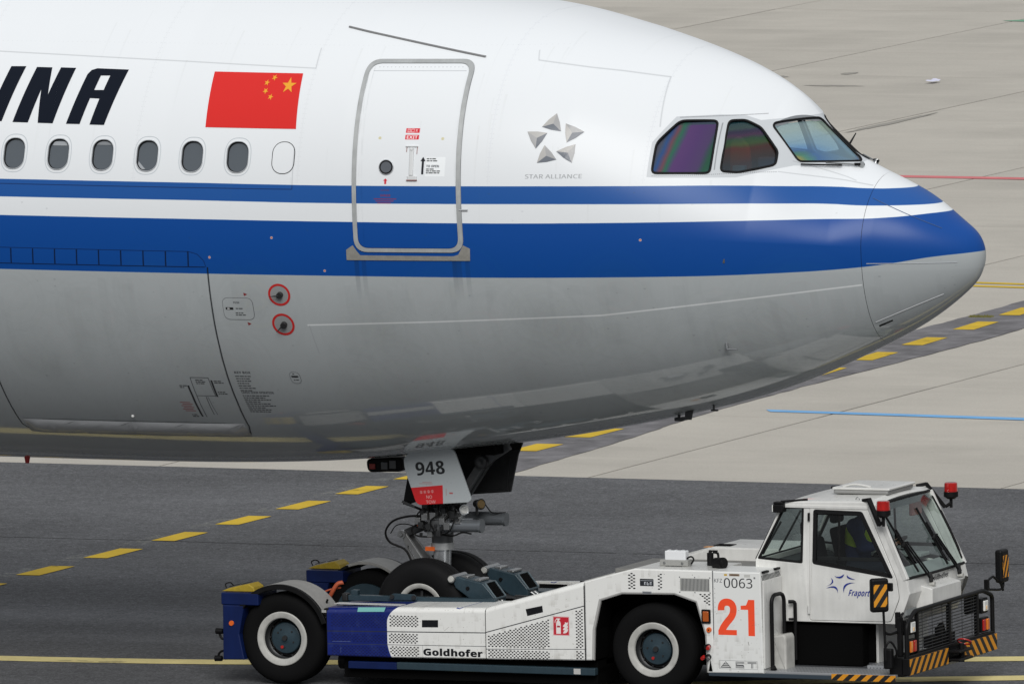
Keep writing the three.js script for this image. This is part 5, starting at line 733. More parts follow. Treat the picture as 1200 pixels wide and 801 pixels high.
  const rail = part('guide_rail', [B(-0.74, 1.02, 0.885, 0.945, 0.70, 0.79, 0.008)], M.teal, tug);
  part('bracket', [B(-0.71, -0.63, 0.94, 1.0, 0.70, 0.78, 0.01)], M.teal, rail); part('bracket', [B(-0.83, -0.76, 0.87, 0.96, 0.68, 0.76, 0.015)], M.darkMetal, rail); part('cover_plate', [P(rounded([[-0.26, 0.91], [0.10, 0.91], [0.08, 0.975], [-0.2, 0.98]], 0.03), 0.79, 0.81, { bevel: 0.004 })], M.teal, rail); for (const x of [-0.2, 0.06]) part('bolt', rod([x, 0.94, 0.81], [x, 0.94, 0.825], 0.028, 0.024, 12), M.darkMetal, rail);
  part('edge_strip', B(-0.72, 0.08, 0.895, 0.899, 1.06, 1.20, 0), mat([0.55, 0.55, 0.54], 0.5), tug); part('notice', P([[-0.37, 0.835], [-0.05, 0.845], [-0.03, 0.893], [-0.36, 0.884]], 1.3505, 1.354, { bevel: 0 }), mat([0.22, 0.55, 0.52], 0.5), tug);
  part('wheel_gripper_bar', [rod([-0.55, 0.60, -0.6], [-0.55, 0.60, 0.6], 0.06)], M.teal, tug);
  for (const z0 of [0.42, -0.46]) {
    const bl = part('wheel_clamp', [P([[0.41, 1.12], [0.47, 1.155], [0.78, 1.09], [0.92, 0.935], [0.92, 0.80], [0.70, 0.86], [0.45, 1.03]], z0 - 0.15, z0 + 0.15, { bevel: 0.012 })], M.teal, tug);
    part('roller', [rod([0.42, 1.13, z0 - 0.17], [0.42, 1.13, z0 + 0.19], 0.042, 0.042, 20)], M.steel, bl); part('roller_cap', [rod([0.42, 1.13, z0 + 0.19], [0.42, 1.13, z0 + 0.205], 0.036, 0.03, 20)], M.rimWhite, bl);
    part('end_plate', [bar([0.80, 1.085, z0 + 0.13], [0.925, 0.925, z0 + 0.13], 0.02, 0.02), bar([0.80, 1.085, z0 - 0.13], [0.925, 0.925, z0 - 0.13], 0.02, 0.02), bar([0.80, 1.085, z0 - 0.13], [0.80, 1.085, z0 + 0.13], 0.02, 0.02), bar([0.925, 0.925, z0 - 0.13], [0.925, 0.925, z0 + 0.13], 0.02, 0.02)], mat([0.11, 0.15, 0.17], 0.4, 0.3), bl);
    part('window', bar([0.806, 1.083, z0], [0.924, 0.932, z0], 0.19, 0.012), M.void, bl); part('guard', [B(0.5, 0.58, 1.12, 1.16, z0 - 0.1, z0 + 0.1, 0.01), B(0.66, 0.74, 1.1, 1.13, z0 - 0.12, z0 + 0.12, 0.01)], M.steel, bl); part('pin', [rod([0.60, 1.03, z0 + 0.15], [0.60, 1.03, z0 + 0.165], 0.022, 0.02, 14)], M.black, bl);
    part('ram', [rod([0.90, 0.90, z0 + 0.06], [1.05, 0.80, z0 + 0.06], 0.018), rod([0.90, 0.90, z0 - 0.03], [1.05, 0.80, z0 - 0.03], 0.018)], M.steel, bl);
  }
  part('step_plate', [B(0.75, 1.45, 0.84, 0.86, -1.02, -0.72, 0.004)], M.teal, tug);
  part('hose_bundle', [pipe([[-0.80, 1.08, 0.78], [-0.86, 1.06, 0.8], [-0.93, 0.96, 0.8], [-0.98, 0.86, 0.78], [-0.97, 0.7, 0.75]], 0.024), pipe([[-0.84, 1.02, 0.75], [-0.98, 0.99, 0.77], [-1.05, 0.94, 0.78], [-1.08, 0.8, 0.75]], 0.010)], mat([0.40, 0.08, 0.03], 0.55), tug);
  part('wheel_disc', [rod([-1.313, 0.504, -0.93], [-1.313, 0.504, -0.9], 0.36, 0.36, 40)], M.teal, tug);
  // --- side lights and gauges by the arch
  const am = part('side_lamp', B(3.717, 3.822, 0.826, 0.977, ZO, ZO + 0.022, 0.02), M.black, tug); part('lens', B(3.735, 3.804, 0.845, 0.958, ZO + 0.012, ZO + 0.032, 0.015), mat([0.42, 0.09, 0.01], 0.2, 0, { clearcoat: 1 }), am);
  const rl = part('marker_light', rod([3.797, 0.756, ZO], [3.797, 0.756, ZO + 0.016], 0.031, 0.027, 20), M.orange, tug); part('centre', rod([3.797, 0.756, ZO + 0.016], [3.797, 0.756, ZO + 0.02], 0.008), M.black, rl);
  for (const y of [0.573, 0.462]) { const q = part('air_coupling', [rod([3.785, y, ZO - 0.01], [3.785, y, ZO + 0.05], 0.034, 0.030, 18), B(3.745, 3.77, y - 0.02, y + 0.02, ZO, ZO + 0.03)], M.black, tug); part('cap', rod([y > 0.5 ? 3.80 : 3.745, y, ZO + 0.03], [y > 0.5 ? 3.81 : 3.74, y - 0.01, ZO + 0.075], 0.024, 0.02, 16), M.red, q); part('knob', rod([3.80, y - 0.005, ZO + 0.05], [3.805, y - 0.008, ZO + 0.07], 0.02, 0.016, 14), M.steel, q); }
  // --- things on the near hood: aerial box, lamp, canister
  const ab = part('bracket_tray', [B(3.10, 3.43, 1.40, 1.465, 0.93, 1.05, 0.006), B(3.10, 3.16, 1.388, 1.41, 0.94, 1.04, 0.004), B(3.36, 3.43, 1.388, 1.41, 0.94, 1.04, 0.004)], mat([0.40, 0.40, 0.38], 0.5, 0.4), tug);
  part('aerial_box', [B(3.155, 3.40, 1.458, 1.562, 0.94, 1.04, 0.012), B(3.18, 3.20, 1.56, 1.568, 0.96, 1.02), B(3.26, 3.28, 1.56, 1.568, 0.96, 1.02), B(3.34, 3.36, 1.56, 1.568, 0.96, 1.02)], mat([0.74, 0.75, 0.76], 0.4), ab); part('cable', pipe([[3.40, 1.48, 1.0], [3.45, 1.50, 1.0], [3.48, 1.47, 1.0], [3.45, 1.42, 1.0]], 0.010), M.hose, ab); for (const x of [3.155, 3.365]) part('bolt', rod([x, 1.43, 1.05], [x, 1.43, 1.058], 0.016, 0.014, 10), M.steel, ab);
  const wl = part('work_lamp', [rod([3.75, 1.435, 1.02], [3.865, 1.45, 1.08], 0.066, 0.062, 28), rod([3.865, 1.45, 1.08], [3.885, 1.452, 1.09], 0.05, 0.04, 24), B(3.79, 3.84, 1.39, 1.42, 0.98, 1.1)], M.black, tug); part('lens', rod([3.75, 1.435, 1.02], [3.744, 1.434, 1.017], 0.058, 0.05, 24), M.lampGlass, wl);
  part('canister', [rod([3.615, 1.39, 0.86], [3.615, 1.53, 0.86], 0.036, 0.036, 20), rod([3.615, 1.53, 0.86], [3.615, 1.56, 0.86], 0.02, 0.016, 14), B(3.63, 3.70, 1.545, 1.56, 0.84, 0.88)], M.black, tug); part('lamp_cable', pipe([[3.66, 1.54, 0.87], [3.72, 1.53, 0.9], [3.75, 1.47, 0.95], [3.78, 1.42, 1.02]], 0.014), M.hose, tug);

  // ================================================================ cab
  const lean = (g) => { g = norm(g); const p = g.attributes.position; for (let i = 0; i < p.count; i++) { const k = 1 - 0.075 * Math.max(0, p.getY(i) - 1.3) / 0.8; p.setZ(i, p.getZ(i) * k); } g.computeVertexNormals(); return g; };
  const leanBoth = (name, gs, m, parent = tug) => { const g = lean(merge(gs)); return [part(name, g.clone(), m, parent), part(name, flip(g), m, parent)]; };
  const Z = 0.83, cabOut = [[4.42, 0.81], [5.80, 0.81], [5.93, 1.14], [5.893, 1.295], [5.53, 2.085], [5.46, 2.11], [4.52, 2.09], [4.41, 2.05], [4.13, 1.475], [4.13, 0.9], [4.42, 0.9]];
  const doorOut = rounded([[4.757, 0.83], [5.70, 0.835], [5.805, 1.09], [5.778, 1.29], [5.425, 2.052], [4.757, 2.065]], 0.03);
  const rearWin = rounded([[4.150, 1.478], [4.445, 2.040], [4.685, 2.050], [4.677, 1.440]], 0.02), doorWin = rounded([[4.800, 2.022], [5.368, 2.012], [5.742, 1.305], [4.796, 1.440]], 0.03);
  const holeDoor = grow(doorOut, 0.004);
  leanBoth('cab_side', P(cabOut, Z - 0.04, Z, { bevel: 0.008, holes: [rearWin, holeDoor] }), M.white);
  const inset = (pts, d) => { const n = pts.length, o = []; for (let i = 0; i < n; i++) { const a = pts[(i + n - 1) % n], b = pts[(i + 1) % n], l = Math.hypot(b[0] - a[0], b[1] - a[1]) || 1; let nx = -(b[1] - a[1]) / l, ny = (b[0] - a[0]) / l; o.push([pts[i][0] + nx * d, pts[i][1] + ny * d]); } return o; };
  const area = (q) => q.reduce((s, p, i) => s + p[0] * q[(i + 1) % q.length][1] - q[(i + 1) % q.length][0] * p[1], 0);
  const insetIn = (q, d) => inset(q, area(q) > 0 ? d : -d);
  const ringOf = (q, d, z0, z1) => P(q, z0, z1, { bevel: 0.003, holes: [insetIn(q, d)] });
  const shrinkPane = (q, z) => P(q, z - 0.003, z + 0.003, { bevel: 0 });
  leanBoth('quarter_window', ringOf(rearWin, 0.018, Z - 0.03, Z + 0.004), M.seal).forEach((o, i) => { const g = new THREE.ShapeGeometry(shapeOf(insetIn(rearWin, 0.005))); g.translate(0, 0, Z - 0.014); const q = lean(g); part('pane', i ? flip(q) : q, M.tinted, o); });
  // doors
  {
    const g = lean(P(doorOut, Z - 0.038, Z + 0.004, { bevel: 0.006, holes: [doorWin] }));
    const logoC = canvas(512, 256), lg = logoC.getContext('2d');
    lg.clearRect(0, 0, 512, 256);
    [0, 1].forEach((i) => {
      const d = group('cab_door', tug), f = (q) => (i ? flip(norm(q)) : q);
      part('panel', f(g.clone()), M.white, d);
      const frame = part('window_frame', f(lean(ringOf(doorWin, 0.038, Z - 0.034, Z + 0.010))), M.seal, d); void frame;
      const gl = new THREE.ShapeGeometry(shapeOf(insetIn(doorWin, 0.01))); gl.translate(0, 0, Z - 0.010); part('pane', f(lean(gl)), M.tinted, d);
      part('slider_bar', f(lean(merge([B(5.085, 5.108, 1.50, 2.0, Z - 0.022, Z - 0.006, 0.003), B(4.82, 5.60, 1.965, 1.975, Z - 0.022, Z - 0.01, 0)]))), M.seal, d);
      part('window_bar', f(lean(B(4.82, 5.62, 1.475, 1.515, Z - 0.06, Z - 0.03, 0.006))), M.black, d);
      for (const [hx, hy] of [[4.752, 0.9], [4.75, 1.9]]) part('hinge', f(lean(rod([hx, hy, Z + 0.012], [hx, hy + 0.085, Z + 0.012], 0.013))), i || hy > 1 ? M.black : mat([0.6, 0.6, 0.58], 0.5), d);
      part('door_lining', f(lean(P([[4.79, 0.86], [5.67, 0.86], [5.76, 1.08], [5.74, 1.28], [4.79, 1.42]], Z - 0.06, Z - 0.045, { bevel: 0 }))), M.dash, d);
      part('door_gap', f(lean(P(grow(doorOut, 0.004), Z - 0.03, Z - 0.012, { bevel: 0, holes: [grow(doorOut, -0.03)] }))), M.void, d);
    });
    // company emblem: five curved blades and the name, printed on the near door
    lg.setTransform(512 / 0.60, 0, 0, -256 / 0.30, -4.87 * 512 / 0.60, 1.335 * 256 / 0.30); // 4.87..5.47, 1.035..1.335
    lg.fillStyle = '#122a86';
    const blade = (a, b, c, w) => { lg.beginPath(); lg.moveTo(...a); lg.quadraticCurveTo(b[0], b[1], c[0], c[1]); lg.quadraticCurveTo(b[0] + w[0], b[1] + w[1], a[0], a[1]); lg.fill(); };
    const px = (u, v) => [4.955 + (u - 205) * 0.00179, 1.205 - (v - 232) * 0.00168]; // reading grid of the emblem
    blade(px(260, 165), px(302, 182), px(330, 143), [0.018, -0.034]); blade(px(352, 147), px(320, 185), px(400, 186), [0.014, 0.03]); blade(px(398, 207), px(300, 198), px(322, 275), [0.036, -0.022]); blade(px(282, 278), px(278, 225), px(205, 247), [0.02, 0.032]); blade(px(203, 234), px(262, 215), px(238, 177), [0.034, 0.004]);
    lg.save(); lg.translate(5.208, 1.105); lg.transform(1, 0, 0.12, 1, 0, 0); lg.font = 'italic bold 100px sans-serif'; const m = lg.measureText('Fraport').width; lg.scale(0.25 / m, -0.068 / 72); lg.fillText('Fraport', 0, 0); lg.restore();
    const t = tex(logoC), pl = new THREE.PlaneGeometry(0.60, 0.30).translate(5.17, 1.185, Z + 0.0065);
    part('company_emblem', pl, new THREE.MeshPhysicalMaterial({ map: t, transparent: true, roughness: 0.5 }), tug, true);
  }
  // roof, slightly crowned, with hatch
  {
    const pts = [[4.40, 2.05], [4.52, 2.105], [5.46, 2.122], [5.535, 2.085], [5.50, 2.05], [4.45, 2.02]], g = P(pts, -0.775, 0.775, { bevel: 0.015 });
    const t = tess(0.25).modify(g.toNonIndexed()), p = t.attributes.position; for (let i = 0; i < p.count; i++) if (p.getY(i) > 2.03) p.setY(i, p.getY(i) + 0.035 * (1 - (p.getZ(i) / 0.78) ** 2) * Math.min(1, (p.getX(i) - 4.4) * 3)); t.computeVertexNormals();
    part('roof', t, M.white, tug);
    const h = part('roof_hatch', [B(4.86, 5.50, 2.15, 2.20, -0.36, 0.36, 0.02)], mat([0.30, 0.30, 0.29], 0.5, 0.2), tug); part('lid', [B(4.85, 5.52, 2.195, 2.222, -0.37, 0.37, 0.012)], M.white, h); part('handle', [pipe([[4.95, 2.225, 0.3], [5.1, 2.25, 0.3], [5.28, 2.225, 0.3]], 0.012)], M.white, h);
    for (const z of [0.77, -0.77]) part('roof_edge', B(4.46, 5.44, 2.035, 2.07, z - 0.015, z + 0.015, 0.006), M.white, tug);
    part('roof_marking', [bar([4.65, 2.118, 0.55], [5.1, 2.124, 0.50], 0.02, 0.004), bar([4.62, 2.118, 0.62], [5.15, 2.125, 0.62], 0.015, 0.004), bar([5.0, 2.125, 0.25], [5.3, 2.13, 0.6], 0.015, 0.004)], mat([0.75, 0.42, 0.40], 0.6), tug);
    part('roof_eye', new THREE.TorusGeometry(0.02, 0.005, 8, 16).translate(5.28, 2.135, 0.68), M.steel, tug);
  }
  // rear and front glazing
  const quad = (a, b, c, d, m, name, parent = tug) => { const g = geo([...a, ...b, ...c, ...d], null, [0, 1, 2, 0, 2, 3]); g.computeVertexNormals(); return part(name, g, m, parent); };
  const zt = 0.83 * (1 - 0.075 * 0.98), ws = group('windscreen', tug);
  { // gently bowed pane
    const pos = [], idx = [], N = 12; for (let i = 0; i <= N; i++) for (let j = 0; j <= N; j++) { const u = j / N * 2 - 1, v = i / N, z = u * (0.80 + (0.745 - 0.80) * v), bow = 0.045 * (1 - u * u) + 0.02 * Math.sin(Math.PI * v); pos.push(5.888 - 0.365 * v + bow, 1.305 + 0.775 * v + 0.02 * (1 - u * u) * v, z); }
    for (let i = 0; i < N; i++) for (let j = 0; j < N; j++) { const a = i * (N + 1) + j; idx.push(a, a + N + 1, a + 1, a + 1, a + N + 1, a + N + 2); }
    const g = geo(pos, null, idx); g.computeVertexNormals(); part('pane', g, M.tinted, ws);
    const edge = []; const at = (u, v) => [5.890 - 0.365 * v + 0.045 * (1 - u * u) + 0.02 * Math.sin(Math.PI * v), 1.305 + 0.775 * v + 0.02 * (1 - u * u) * v, u * (0.80 - 0.055 * v)];
    for (let k = 0; k < 12; k++) edge.push(at(-1 + k / 6, 0)); for (let k = 0; k < 12; k++) edge.push(at(1, k / 12)); for (let k = 0; k < 12; k++) edge.push(at(1 - k / 6, 1)); for (let k = 0; k < 12; k++) edge.push(at(-1, 1 - k / 12));
    part('seal', pipe(edge, 0.016, 200, true, 0.5, 6), M.seal, ws);
    part('shade_band', (() => { const p2 = [], id = []; for (let j = 0; j <= 8; j++) for (const v of [0.90, 0.985]) { const q = at(j / 4 - 1, v); p2.push(q[0] - 0.008, q[1], q[2] * 0.98); } for (let j = 0; j < 8; j++) id.push(2 * j, 2 * j + 1, 2 * j + 2, 2 * j + 2, 2 * j + 1, 2 * j + 3); const q = geo(p2, null, id); q.computeVertexNormals(); return q; })(), mat([0.10, 0.12, 0.13], 0.1, 0, { transmission: 0.7, thickness: 0 }), ws);
    for (const s of [1, -1]) part('pillar', [bar([5.888, 1.29, s * 0.815], [5.523, 2.085, s * 0.758], 0.05, 0.055)], M.white, ws);
  }
  const rw = group('cab_window', tug); quad([4.135, 1.48, 0.79], [4.135, 1.48, -0.79], [4.425, 2.05, -0.745], [4.425, 2.05, 0.745], M.tinted, 'pane', rw);
  part('seal', [bar([4.132, 1.475, 0.805], [4.425, 2.05, 0.76], 0.02, 0.02), bar([4.132, 1.475, -0.805], [4.425, 2.05, -0.76], 0.02, 0.02), bar([4.132, 1.475, -0.8], [4.132, 1.475, 0.8], 0.02, 0.02), bar([4.425, 2.05, -0.75], [4.425, 2.05, 0.75], 0.02, 0.02)], M.seal, rw);
  part('cab_wall', B(4.13, 4.16, 0.9, 1.47, -0.82, 0.82, 0.004), M.white, tug);
  // nose of the cab under the windscreen
  part('cab_nose', [P([[5.80, 0.81], [5.925, 1.14], [5.905, 1.29], [5.80, 1.29], [5.74, 0.81]], -0.815, 0.815, { bevel: 0.012 })], M.white, tug);
  part('nose_box', [P([[5.88, 1.205], [6.01, 1.175], [6.05, 1.16], [6.05, 0.95], [5.85, 0.93]], -0.33, 0.485, { bevel: 0.012 })], M.white, tug);
  { const sc = [[-0.72, 1.17], [-0.80, 1.15], [-0.795, 1.06], [-0.77, 1.02], [-0.775, 0.95], [-0.735, 0.93], [-0.745, 1.0], [-0.70, 1.04], [-0.71, 1.10], [-0.69, 1.14]], g = P(sc, 0, 0.003, { bevel: 0 }), p = g.attributes.position; for (let i = 0; i < p.count; i++) { const z = p.getX(i), y = p.getY(i), o = p.getZ(i); p.setXYZ(i, (y < 1.14 ? 5.80 + (y - 0.81) * 0.3788 : 5.925 - (y - 1.14) * 0.133) + 0.014 + o, y, z); } g.computeVertexNormals(); part('paint_scar', g, mat([0.08, 0.08, 0.075], 0.7), tug); }
  { const c = canvas(256, 48), g = c.getContext('2d'); g.font = 'bold 100px sans-serif'; const m = g.measureText('Goldhofer').width; g.scale(250 / m, 40 / 100); g.fillStyle = '#24262b'; g.fillText('Goldhofer', 4, 84); part('maker_name', new THREE.PlaneGeometry(0.52, 0.085).rotateY(Math.PI / 2).rotateZ(0.13).translate(5.921, 1.232, -0.04), new THREE.MeshPhysicalMaterial({ map: tex(c), transparent: true, roughness: 0.5 }), tug, true); }
  // wipers with double arms
  for (const [z0, z1, zb] of [[0.36, 0.62, 0.60], [-0.45, -0.16, -0.18]]) {
    const w = group('wiper', tug), s = (z, v, o = 0.03) => { const u = z / 0.8; return [5.89 - 0.365 * v + 0.045 * (1 - u * u) + 0.02 * Math.sin(Math.PI * v) + o, 1.305 + 0.775 * v, z]; };
    part('arm', [rod(s(z0, -0.08, 0.04), s(z1, 0.48, 0.04), 0.013, 0.010), rod(s(z0 - 0.055, -0.07, 0.04), s(z1 - 0.05, 0.48, 0.04), 0.010, 0.009), bar(s(z1 + 0.01, 0.48, 0.04), s(z1 - 0.07, 0.47, 0.04), 0.02, 0.02), bar(s(z0 + 0.02, -0.1, 0.04), s(z0 - 0.02, 0.02, 0.045), 0.04, 0.04)], M.black, w); part('spindle', rod(s(z0 - 0.01, -0.13, 0.0), s(z0 - 0.01, -0.13, 0.06), 0.026, 0.024, 16), M.rimWhite, w);
    part('blade', [rod(s(zb + 0.12, 0.86, 0.02), s(zb - 0.06, 0.06, 0.02), 0.012), rod(s(zb + 0.07, 0.66, 0.035), s(zb - 0.02, 0.26, 0.035), 0.010), bar(s(zb + 0.03, 0.47, 0.04), s(zb + 0.12, 0.43, 0.04), 0.02, 0.03)], M.black, w);
  }
  // beacons on their bent arms
  for (const s of [1, -1]) {
    const bc = group('beacon', tug);
    part('arm', [bar([5.37, 2.13, s * 0.74], [5.47, 2.15, s * 0.80], 0.045, 0.035), bar([5.46, 2.155, s * 0.80], [5.63, 1.885, s * 0.92], 0.045, 0.04), rod([5.63, 1.89, s * 0.93], [5.69, 1.93, s * 0.95], 0.018)], M.black, bc);
    part('base', [rod([5.69, 1.88, s * 0.95], [5.69, 1.98, s * 0.95], 0.016, 0.018), rod([5.69, 1.975, s * 0.95], [5.69, 2.0, s * 0.95], 0.04, 0.072, 24), rod([5.69, 2.0, s * 0.95], [5.69, 2.055, s * 0.95], 0.079, 0.079, 32)], M.black, bc);
    part('lens', [rod([5.69, 2.055, s * 0.95], [5.69, 2.147, s * 0.95], 0.074, 0.070, 32), rod([5.69, 2.147, s * 0.95], [5.69, 2.155, s * 0.95], 0.070, 0.058, 32)], M.redLens, bc); part('bulb', [rod([5.69, 2.06, s * 0.95], [5.69, 2.12, s * 0.95], 0.02, 0.02, 12)], mat([0.7, 0.25, 0.2], 0.3), bc);
  }
  // rear work lamps at the roof corners
  for (const s of [1, -1]) { const q = group('roof_lamp', tug); part('arm', [rod([4.72, 2.125, s * 0.74], [4.43, 2.10, s * 0.80], 0.012), B(4.36, 4.46, 2.075, 2.10, s * 0.80 - 0.05, s * 0.80 + 0.05)], M.black, q); part('housing', B(4.355, 4.475, 1.985, 2.075, s * 0.80 - 0.06, s * 0.80 + 0.06, 0.015), M.black, q); part('lens', B(4.345, 4.357, 1.995, 2.065, s * 0.80 - 0.05, s * 0.80 + 0.05, 0.003), M.lampGlass, q); }
  part('wiper', [rod([4.2, 1.63, 0.7], [4.28, 1.8, 0.68], 0.012), rod([4.12, 1.5, 0.6], [4.30, 1.85, 0.5], 0.012), rod([4.10, 1.48, 0.1], [4.33, 1.92, 0.02], 0.012)], M.black, tug);
  // cab interior
  const cabFloor = part('cab_floor', [B(4.16, 5.80, 0.80, 0.83, -0.79, 0.79, 0)], M.black, tug); void cabFloor;
  part('dashboard', [P([[5.45, 0.83], [5.45, 1.28], [5.62, 1.36], [5.86, 1.28], [5.86, 0.9], [5.78, 0.83]], -0.77, 0.77, { bevel: 0.02 })], M.inside, tug);
  part('console', [P([[4.165, 0.9], [4.165, 1.42], [4.36, 1.40], [4.52, 1.2], [4.52, 0.84]], -0.77, 0.77, { bevel: 0.02 })], M.dash, tug);
  part('ledge', [B(4.5, 5.5, 1.38, 1.42, -0.78, -0.52, 0.01)], M.inside, tug);
  const sw = group('steering_wheel', tug); part('rim', new THREE.TorusGeometry(0.2, 0.014, 10, 40).rotateX(Math.PI / 2).rotateZ(0.55).translate(5.24, 1.52, -0.30), M.black, sw); part('column', [rod([5.50, 1.30, -0.30], [5.24, 1.52, -0.30], 0.03), bar([5.24, 1.52, -0.49], [5.24, 1.52, -0.11], 0.03, 0.012)], M.black, sw);
  for (const [x, z, name] of [[4.74, -0.30, 'driver_seat'], [4.70, 0.42, 'passenger_seat']]) { const s = group(name, tug); const y = name[0] === 'd' ? 0 : -0.06; part('cushion', B(x - 0.05, x + 0.42, 1.08 + y, 1.20 + y, z - 0.23, z + 0.23, 0.05), M.seat, s); part('backrest', P(rounded([[x - 0.02, 1.16 + y], [x + 0.10, 1.16 + y], [x - 0.02, 1.74 + y], [x - 0.14, 1.72 + y]], 0.05), z - 0.22, z + 0.22, { bevel: 0.03 }), M.seat, s); part('headrest', B(x - 0.17, x - 0.08, 1.76 + y, 1.92 + y, z - 0.12, z + 0.12, 0.035), M.seat, s); part('pedestal', B(x + 0.05, x + 0.35, 0.83, 1.09 + y, z - 0.15, z + 0.15, 0.02), M.black, s); }
  part('control_lever', [rod([4.45, 1.4, 0.25], [4.62, 1.72, 0.2], 0.012), rod([4.40, 1.41, 0.05], [4.58, 1.70, 0.1], 0.012), B(4.52, 4.56, 1.66, 1.78, 0.13, 0.17, 0.01), rod([4.95, 1.62, -0.6], [5.1, 1.98, -0.62], 0.010)], mat([0.3, 0.31, 0.31], 0.4, 0.5), tug);
  part('clipboard', B(4.88, 5.12, 1.423, 1.43, -0.75, -0.55, 0.002), mat([0.75, 0.75, 0.72], 0.7), tug);
  part('sun_blind', [B(5.42, 5.47, 1.84, 2.02, -0.66, -0.40, 0.015)], mat([0.30, 0.12, 0.11], 0.6), tug);

  // ================================================================ chassis, platform and guard at the front
  part('chassis_box', [B(4.4, 5.42, 0.36, 0.80, -0.8, 0.62, 0.02), B(4.45, 5.35, 0.33, 0.78, 0.60, 0.78, 0.02)], M.void, tug);
  const tread = (() => { const c = canvas(256, 256), g = c.getContext('2d'); g.fillStyle = '#a8aaac'; g.fillRect(0, 0, 256, 256); for (let j = 0; j < 8; j++) for (let i = 0; i < 8; i++) { g.fillStyle = '#4a4c50'; g.beginPath(); g.ellipse(i * 32 + (j % 2) * 16 + 8, j * 32 + 16, 7, 4, (i + j) % 2 ? 0.7 : -0.7, 0, 7); g.fill(); } return tex(c, true); })();
  const treadM = new THREE.MeshPhysicalMaterial({ map: scaled(tread, 3.2), roughness: 0.45, metalness: 0.5 });
  part('step_board', [B(4.45, 5.96, 0.30, 0.325, 0.84, 1.34, 0.004)], treadM, tug); part('step_edge', [B(3.78, 5.22, 0.255, 0.30, 0.9, 1.345, 0.006)], mat([0.03, 0.045, 0.06], 0.5), tug);
  const hz = (flipIt) => { const c = canvas(256, 256), g = c.getContext('2d'), r = rng(6); g.fillStyle = '#16171a'; g.fillRect(0, 0, 256, 256); g.fillStyle = '#d68f1c'; for (let k = -2; k < 4; k++) { g.beginPath(); const x = k * 128; const a = flipIt ? 128 : 0, b = flipIt ? 0 : 128; g.moveTo(x + a, 256); g.lineTo(x + a + 64, 256); g.lineTo(x + b + 64, 0); g.lineTo(x + b, 0); g.fill(); } for (let k = 0; k < 120; k++) { g.fillStyle = `rgba(30,26,20,${0.1 + 0.3 * r()})`; g.fillRect(256 * r(), 256 * r(), 2 + 8 * r(), 1 + 5 * r()); } return tex(c, true); };
  const hzA = hz(false), hzB = hz(true); const hzM = (t, sx, sy) => { const q = t.clone(); q.repeat.set(sx, sy); q.needsUpdate = true; return new THREE.MeshPhysicalMaterial({ map: q, roughness: 0.5 }); };
  part('step_hazard_stripe', [B(5.22, 5.965, 0.252, 0.322, 1.345, 1.356, 0.002)], hzM(hzA, 3.6, 8), tug);
  part('platform', [B(5.42, 6.02, 0.28, 0.36, -1.1, 0.84, 0.006)], treadM, tug); part('cab_panel', [B(5.43, 5.46, 0.36, 0.78, 0.0, 0.6, 0.004), B(5.43, 5.46, 0.36, 0.78, -0.8, 0.0, 0.004)], M.white, tug);
  part('bumper', [B(6.0, 6.10, 0.315, 0.50, 0.18, 1.28, 0.012), B(6.0, 6.10, 0.315, 0.50, -1.19, -0.24, 0.012), B(5.9, 6.02, 0.30, 0.50, -1.1, 1.2, 0.01)], M.black, tug);
  part('hazard_stripe', [B(6.10, 6.106, 0.322, 0.494, 0.20, 1.27, 0.001)], hzM(hzB, 3.0, 5.8), tug); part('hazard_stripe', [B(6.10, 6.106, 0.322, 0.494, -1.18, -0.26, 0.001)], hzM(hzA, 3.0, 5.8), tug);
  const hk = part('tow_hitch', [B(6.02, 6.22, 0.34, 0.37, -0.22, 0.16, 0.01), B(6.02, 6.22, 0.43, 0.46, -0.22, 0.16, 0.01), rod([6.16, 0.32, -0.04], [6.16, 0.52, -0.04], 0.03), B(6.0, 6.06, 0.33, 0.52, -0.24, 0.18, 0.01)], M.black, tug); part('ring', new THREE.TorusGeometry(0.075, 0.009, 8, 32).rotateX(Math.PI / 2 - 0.5).translate(6.17, 0.53, -0.10), M.red, hk);
  // guard frame of tubes with wire mesh
  const gd = group('guard', tug), gx = 6.06, tr = 0.024;
  part('guard_rail', [bent([[gx, 0.50, 1.25], [gx, 0.86, 1.25], [gx, 0.985, 1.02], [gx, 0.99, -0.90], [gx, 0.91, -1.17], [gx, 0.50, -1.17]], tr, 0.06)], M.black, gd);
  for (const [z, w] of [[0.95, 0.03], [0.05, 0.05], [-0.735, 0.05]]) part('post', [B(gx - 0.03, gx + 0.015, 0.50, 0.985 - (z > 1 ? 0.07 : 0), z - w / 2, z + w / 2, 0.006)], M.black, gd);
  part('sill_rail', [B(gx - 0.03, gx + 0.02, 0.49, 0.525, -1.17, 1.25, 0.008)], M.black, gd);
  { const wires = []; for (let k = 0; k < 13; k++) wires.push(rod([gx, 0.54 + k * 0.034, 0.94], [gx, 0.54 + k * 0.034, -0.72], 0.0055, 0.0055, 6)); for (let k = 0; k < 6; k++) wires.push(rod([gx - 0.005, 0.53, 0.80 - k * 0.28], [gx - 0.005, 0.97, 0.80 - k * 0.28], 0.003, 0.003, 5)); part('wire_mesh', wires, M.darkMetal, gd).userData.kind = 'stuff'; }
  part('battery_box', [B(5.86, 6.0, 0.50, 0.62, -0.26, 0.32, 0.01), B(5.95, 6.02, 0.62, 0.72, 0.10, 0.22, 0.02), pipe([[5.98, 0.7, 0.2], [5.99, 0.74, 0.12], [5.98, 0.72, 0.05], [5.98, 0.62, 0.0]], 0.02)], M.black, tug);
